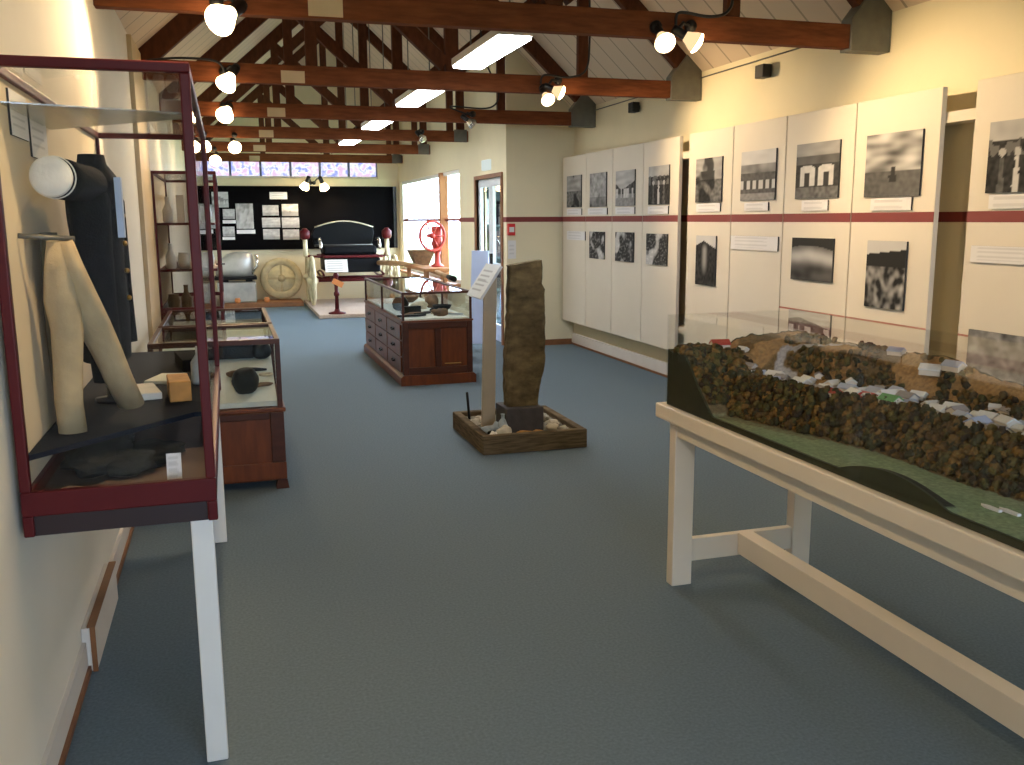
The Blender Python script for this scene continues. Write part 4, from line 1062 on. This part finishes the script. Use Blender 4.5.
car = thing('horse_carriage', (2.1, 17.1, .06), 'black horse-drawn carriage with cream wheels at the end of the room', 'carriage')
def cwheel(x, y, R, z):
    wl = MB().torus((x, y, z), (1, 0, 0), R-.03, .032, 40, 8).build('wheel', 'cream', car)
    mb = MB()
    for k in range(12):
        t = 2*PI*k/12; mb.tube([(x, y, z), (x, y+(R-.03)*math.cos(t), z+(R-.03)*math.sin(t))], [.022, .016], 7)
    mb.build('spokes', 'cream', wl)
    MB().lathe([(.03, -.10), (.06, -.07), (.07, 0), (.06, .07), (.03, .10)], (x, y, z), (1, 0, 0), 14).build('hub', 'cream', wl)
for x in (1.43, 2.90):
    cwheel(x, 16.75, .44, .50); cwheel(x, 17.55, .46, .52)
for y in (16.75, 17.55): MB().tube([(1.44, y, .50), (2.89, y, .50)], .03, 10).build('axle', 'burg', car)
MB().box(1.68, 2.62, 16.55, 17.85, .64, .90).build('body', 'leather', car, bevel=.03)
MB().box(1.62, 2.66, 16.52, 17.85, .90, .935).build('body_rail', 'burg', car, bevel=.01)
MB().box(1.66, 2.62, 16.9, 17.5, .935, 1.10).build('seat_cushion', 'leather', car, bevel=.05)
pts = [(1.55, 1.08), (2.60, 1.08), (2.66, 1.30)]+[(2.64-1.08*k/10, 1.42+.11*math.sin(PI*k/10)) for k in range(11)]+[(1.50, 1.30)]
MB().prism(pts, 'y', 17.45, 17.55).build('seat_back', 'leather', car, bevel=.02)
MB().tube([(2.64-1.08*k/10, 17.44, 1.43+.11*math.sin(PI*k/10)) for k in range(11)], .012, 8).build('seat_piping', 'bone', car)
MB().tube([(1.55, 17.42, 1.10), (2.62, 17.42, 1.10)], .018, 8).build('seat_rail', 'steel', car)
for x in (1.62, 2.68):
    MB().tube([(x, 17.45, 1.20), (x, 17.1, 1.22), (x, 16.95, 1.05)], .03, 10).build('arm_rest', 'chrome', car)
    mb = MB()
    for s in (-1, 1): mb.tube([(x, 16.6+1.2*k/10, .60+s*.05*math.sin(PI*k/10)) for k in range(11)], .018, 8)
    mb.build('leaf_spring', 'burg', car)
for x in (1.34, 2.80):
    MB().tube([(x, 16.9, .92), (x, 16.9, 1.22)], .04, 10).build('lamp_post', 'cream', car)
    MB().lathe([(.05, 0), (.085, .03), (.09, .14), (.06, .17), (.03, .20)], (x, 16.9, 1.22)).build('lamp', 'burg', car)
    MB().tube([(x, 16.9, .93), (x+(.3 if x < 2 else -.15), 16.9, .91)], .02, 8).build('lamp_bracket', 'burg', car)
MB().tube([(1.75, 16.7, .55), (1.75, 16.0, .45), (1.78, 15.6, .50)], .022, 10).build('drawbar', 'burg', car)
MB().tube([(2.58, 16.6, .80), (2.80, 15.6, .83), (2.98, 14.3, .80), (3.05, 12.95, .735)], [.045, .045, .04, .03], 12).build('shaft', 'shaft', car)
MB().tube([(3.045, 13.05, .742), (3.06, 12.75, .725)], [.036, .04], 12).build('shaft_tip', 'iron', car)
# sign stand in front of the carriage
st = thing('sign_stand', (1.66, 15.1, .06), 'burgundy sign stand with a tilted white sign before the carriage', 'sign stand')
MB().lathe([(.14, 0), (.14, .02), (.05, .04), (.035, .08)], (1.66, 15.1, .06)).build('base', 'burg', st)
MB().lathe([(.032, 0), (.03, .2), (.045, .22), (.045, .26), (.03, .28), (.032, .5), (.05, .53), (.03, .58)], (1.66, 15.1, .14)).build('post', 'burg', st)
MB().beam((1.60, 15.05, .60), (1.76, 15.05, .52), .03, .09).build('bracket', 'orange', st)
painted('sign_board', (1.49, 15.0, .735), (1, 0, 0), Vector((0, .45, .9)), .36, .22, .015, text(5, .8, .5), None, None, None, 16, 16, st, rim=(.7, .7, .7))
# leaning tan wheel
def flatwheel():
    c = Vector((.95, 17.85, .485)); a = Vector((0, -1, .18)).normalized()
    r = thing('leaning_wheel', (.95, 17.8, .09), 'large tan solid wheel leaning against the cream end wall', 'wheel')
    MB().torus(c, a, .315, .075, 44, 10, .6).build('rim', 'wheelw', r)
    MB().lathe([(.27, -.02), (.27, .02)], c, a, 36).build('disc', 'cream', r)
    MB().lathe([(.07, .02), (.05, .05), (.01, .055)], c, a, 16).build('hub', 'wheelw', r)
    mb = MB(); v_ = a.cross(Vector((1, 0, 0)))
    for t in (0, 1):
        d_ = Vector((1, 0, 0)) if t else v_
        mb.beam(c-d_*.27+a*.022, c+d_*.27+a*.022, .04, .012, up=a)
    mb.build('cross_bar', 'wheelw', r)
flatwheel()
mc = thing('old_machine', (.15, 17.6, .09), 'rounded pale grey metal machine on the timber platform at the end wall', 'machine')
MB().box(-.20, .48, 17.45, 17.9, .09, .46).build('base_box', 'machine', mc, bevel=.02)
MB().box(-.24, .50, 17.42, 17.92, .50, .56).build('dark_shelf', 'iron', mc, bevel=.01)
MB().box(-.14, .0, 17.55, 17.8, .46, .50).box(.30, .42, 17.55, 17.8, .46, .50).build('feet', 'iron', mc)
MB().loft([(.12, 17.68, .56, .33, .22), (.12, 17.68, .70, .34, .23), (.16, 17.68, .85, .30, .21), (.22, 17.68, .96, .22, .16), (.24, 17.68, 1.0, .10, .08)], 24).build('hood', 'machine', mc)
MB().tube([(.40, 17.60, .60), (.52, 17.58, .75), (.50, 17.58, .95)], .03, 10).build('lever', 'chrome', mc)
for x, y, l in ((.44, 17.36, 'small orange pot on the edge of the timber platform, left one'), (.95, 17.36, 'small orange pot on the platform edge in front of the leaning wheel')):
    MB().lathe([(.03, 0), (.05, .02), (.055, .05), (.04, .08), (.044, .09)], (x-.3, y, .09)).build('small_pot', 'orange', label=l, cat='pot', group='orange pots')
# bench with trough and red hand-wheel machine by the window
bn = thing('timber_bench', (3.02, 14.4, 0), 'rough timber bench under the far right window', 'bench')
MB().box(2.82, 3.22, 13.7, 15.3, .78, .83).build('bench_top', 'oak', bn, bevel=.006)
for x in (2.85, 3.13):
    for y in (13.75, 15.19): MB().box(x, x+.06, y, y+.06, 0, .78).build('leg', 'oak', bn, bevel=.004)
tr = thing('wooden_trough', (3.02, 14.9, .83), 'brown tapered wooden trough on the bench by the bright window', 'trough')
MB().add([(2.92, 14.75, .83), (3.12, 14.75, .83), (3.12, 15.0, .83), (2.92, 15.0, .83), (2.83, 14.65, 1.07), (3.21, 14.65, 1.07), (3.21, 15.1, 1.07), (2.83, 15.1, 1.07), (2.86, 14.68, 1.07), (3.18, 14.68, 1.07), (3.18, 15.07, 1.07), (2.86, 15.07, 1.07), (2.94, 14.78, .86), (3.10, 14.78, .86), (3.10, 14.98, .86), (2.94, 14.98, .86)],
         [(3, 2, 1, 0), (0, 1, 5, 4), (1, 2, 6, 5), (2, 3, 7, 6), (3, 0, 4, 7), (4, 5, 9, 8), (5, 6, 10, 9), (6, 7, 11, 10), (7, 4, 8, 11), (8, 9, 13, 12), (9, 10, 14, 13), (10, 11, 15, 14), (11, 8, 12, 15), (12, 13, 14, 15)]).build('trough_body', 'brownart', tr)
hw = thing('hand_wheel_machine', (3.10, 14.1, .83), 'red cast iron machine with a big spoked hand wheel by the window', 'machine')
MB().lathe([(.10, 0), (.10, .02), (.05, .06), (.04, .18), (.06, .24)], (3.13, 14.15, .83)).build('pedestal', 'redpaint', hw)
MB().loft([(3.13, 14.15, 1.07, .06, .08), (3.13, 14.15, 1.18, .09, .10), (3.13, 14.15, 1.30, .07, .09), (3.13, 14.15, 1.45, .09, .10)], 16).build('grinder_body', 'redpaint', hw)
c = Vector((3.02, 13.98, 1.31)); a = Vector((.35, -1, 0)).normalized()
hwl = MB().torus(c, a, .22, .022, 36, 8).build('hand_wheel', 'redpaint', hw)
mb = MB(); s_ = a.cross(Vector((0, 0, 1))).normalized()
for k in range(6):
    t = PI*k/3; mb.tube([c, c+(s_*math.cos(t)+Vector((0, 0, 1))*math.sin(t))*.22], .012, 7)
mb.lathe([(.035, -.12), (.035, .03)], c, a, 12)
mb.build('spokes', 'redpaint', hwl)
# things by the door
fb = thing('fire_call_point', (3.28, YP, 1.3), 'red fire alarm box on the corner beside the glazed door', 'alarm box')
MB().box(3.255, 3.345, YP-.05, YP, 1.36, 1.50).build('alarm_case', 'firered', fb, bevel=.006)
MB().box(3.27, 3.33, YP-.053, YP-.05, 1.40, 1.46).build('alarm_glass', 'white', fb)
painted('white_notice', (3.265, YP-.006, 1.08), (1, 0, 0), (0, 0, 1), .10, .22, .004, text(5, .75, .6), 'small white notice below the red fire alarm box', 'notice', None, 10, 14, rim=(.6, .6, .6))
MB().box(XR2-.05, XR2, 11.45, 11.75, 2.17, 2.30).build('exit_light_box', 'exit', bevel=.006, label='small pale light box above the glazed door', cat='light')
ab = thing('folding_board', (3.08, 11.4, 0), 'pale blue folding A-board standing by the glazed door', 'A-board')
m_ = mat('pale_blue_board', (176, 190, 222), .5, var=.04)
MB().beam((2.98, 11.2, .0), (3.08, 11.4, 1.16), .22, .02, up=(0, 0, 1)).build('front_leaf', m_, ab)
MB().beam((3.18, 11.62, .0), (3.085, 11.43, 1.16), .22, .02, up=(0, 0, 1)).build('back_leaf', m_, ab)
# bookcase seen through the door
bc = thing('porch_bookcase', (3.85, 12.85, 0), 'white bookcase seen through the glazed door', 'bookcase')
mb = MB().box(3.42, 3.45, 12.65, 13.0, 0, 2.0).box(4.3, 4.33, 12.65, 13.0, 0, 2.0).box(3.45, 4.3, 12.98, 13.0, 0, 2.0)
for z in (.1, .55, 1.0, 1.45, 1.97): mb.box(3.45, 4.3, 12.65, 12.98, z, z+.03)
mb.build('carcass', mat('dark_teal_paint', (52, 72, 74), .6), bc)
bk = 0
colr = ['navy', 'iron', 'boardg', 'burgd', 'bluestone']
ordw = ['leftmost', 'second', 'third', 'fourth', 'fifth', 'rightmost']
for zi, z in enumerate((.58, 1.03, 1.48)):
    for i in range(6):
        x = 3.47+i*.135
        MB().box(x, x+.12, 12.70, 12.92, z, z+.28+.04*((i*7+zi) % 3)).build('large_book', colr[(i+zi*2) % 5], bevel=.004, label=f'{ordw[i]} dark volume on the {["low", "middle", "high"][zi]} shelf of the bookcase behind the door', cat='book', group='volumes behind the glazed door')

# ------------------------------------------------------------------ camera
cd = bpy.data.cameras.new('camera'); cam = bpy.data.objects.new('camera', cd); COL.objects.link(cam)
cd.sensor_fit = 'HORIZONTAL'; cd.sensor_width = 36; cd.lens = 36*F_/1024; cd.clip_start = .05; cd.clip_end = 200
Mx = Matrix((Rv, Uv, -fwd)).transposed().to_4x4(); Mx.translation = (0, 0, HC)
cam.matrix_world = Mx
sc.camera = cam

# ------------------------------------------------------------------ daylight
wd = bpy.data.worlds.new('world'); sc.world = wd; wd.use_nodes = True
n = wd.node_tree; n.nodes.clear()
o = n.nodes.new('ShaderNodeOutputWorld'); b = n.nodes.new('ShaderNodeBackground')
b.inputs['Color'].default_value = (.74, .88, 1.12, 1); b.inputs['Strength'].default_value = 19.0
n.links.new(b.outputs[0], o.inputs[0])
def portal(name, loc, rot, sx, sy):
    l = bpy.data.lights.new(name, 'AREA'); l.shape = 'RECTANGLE'; l.size = sx; l.size_y = sy; l.cycles.is_portal = True
    ob = bpy.data.objects.new(name, l); COL.objects.link(ob); ob.location = loc; ob.rotation_euler = rot
portal('portal_window', (XR2+.2, (W0+W1)/2, (WZ0+WZ1)/2), (0, PI/2, 0), WZ1-WZ0, W1-W0)
portal('portal_end', ((EX0+EX1)/2, YE+.2, (EZ0+EZ1)/2), (-PI/2, 0, 0), EX1-EX0, EZ1-EZ0)
portal('portal_back', ((BX0+BX1)/2, YB-.2, (BZ0+BZ1)/2), (PI/2, 0, 0), BX1-BX0, BZ1-BZ0)

for o in COL.objects:
    if '_w' in o: del o['_w']
vs_ = sc.view_settings
sc.display_settings.display_device = 'sRGB'
vs_.view_transform = 'Standard'; vs_.look = 'None'; vs_.gamma = 1.0; vs_.use_curve_mapping = False
vs_.exposure = 0.18
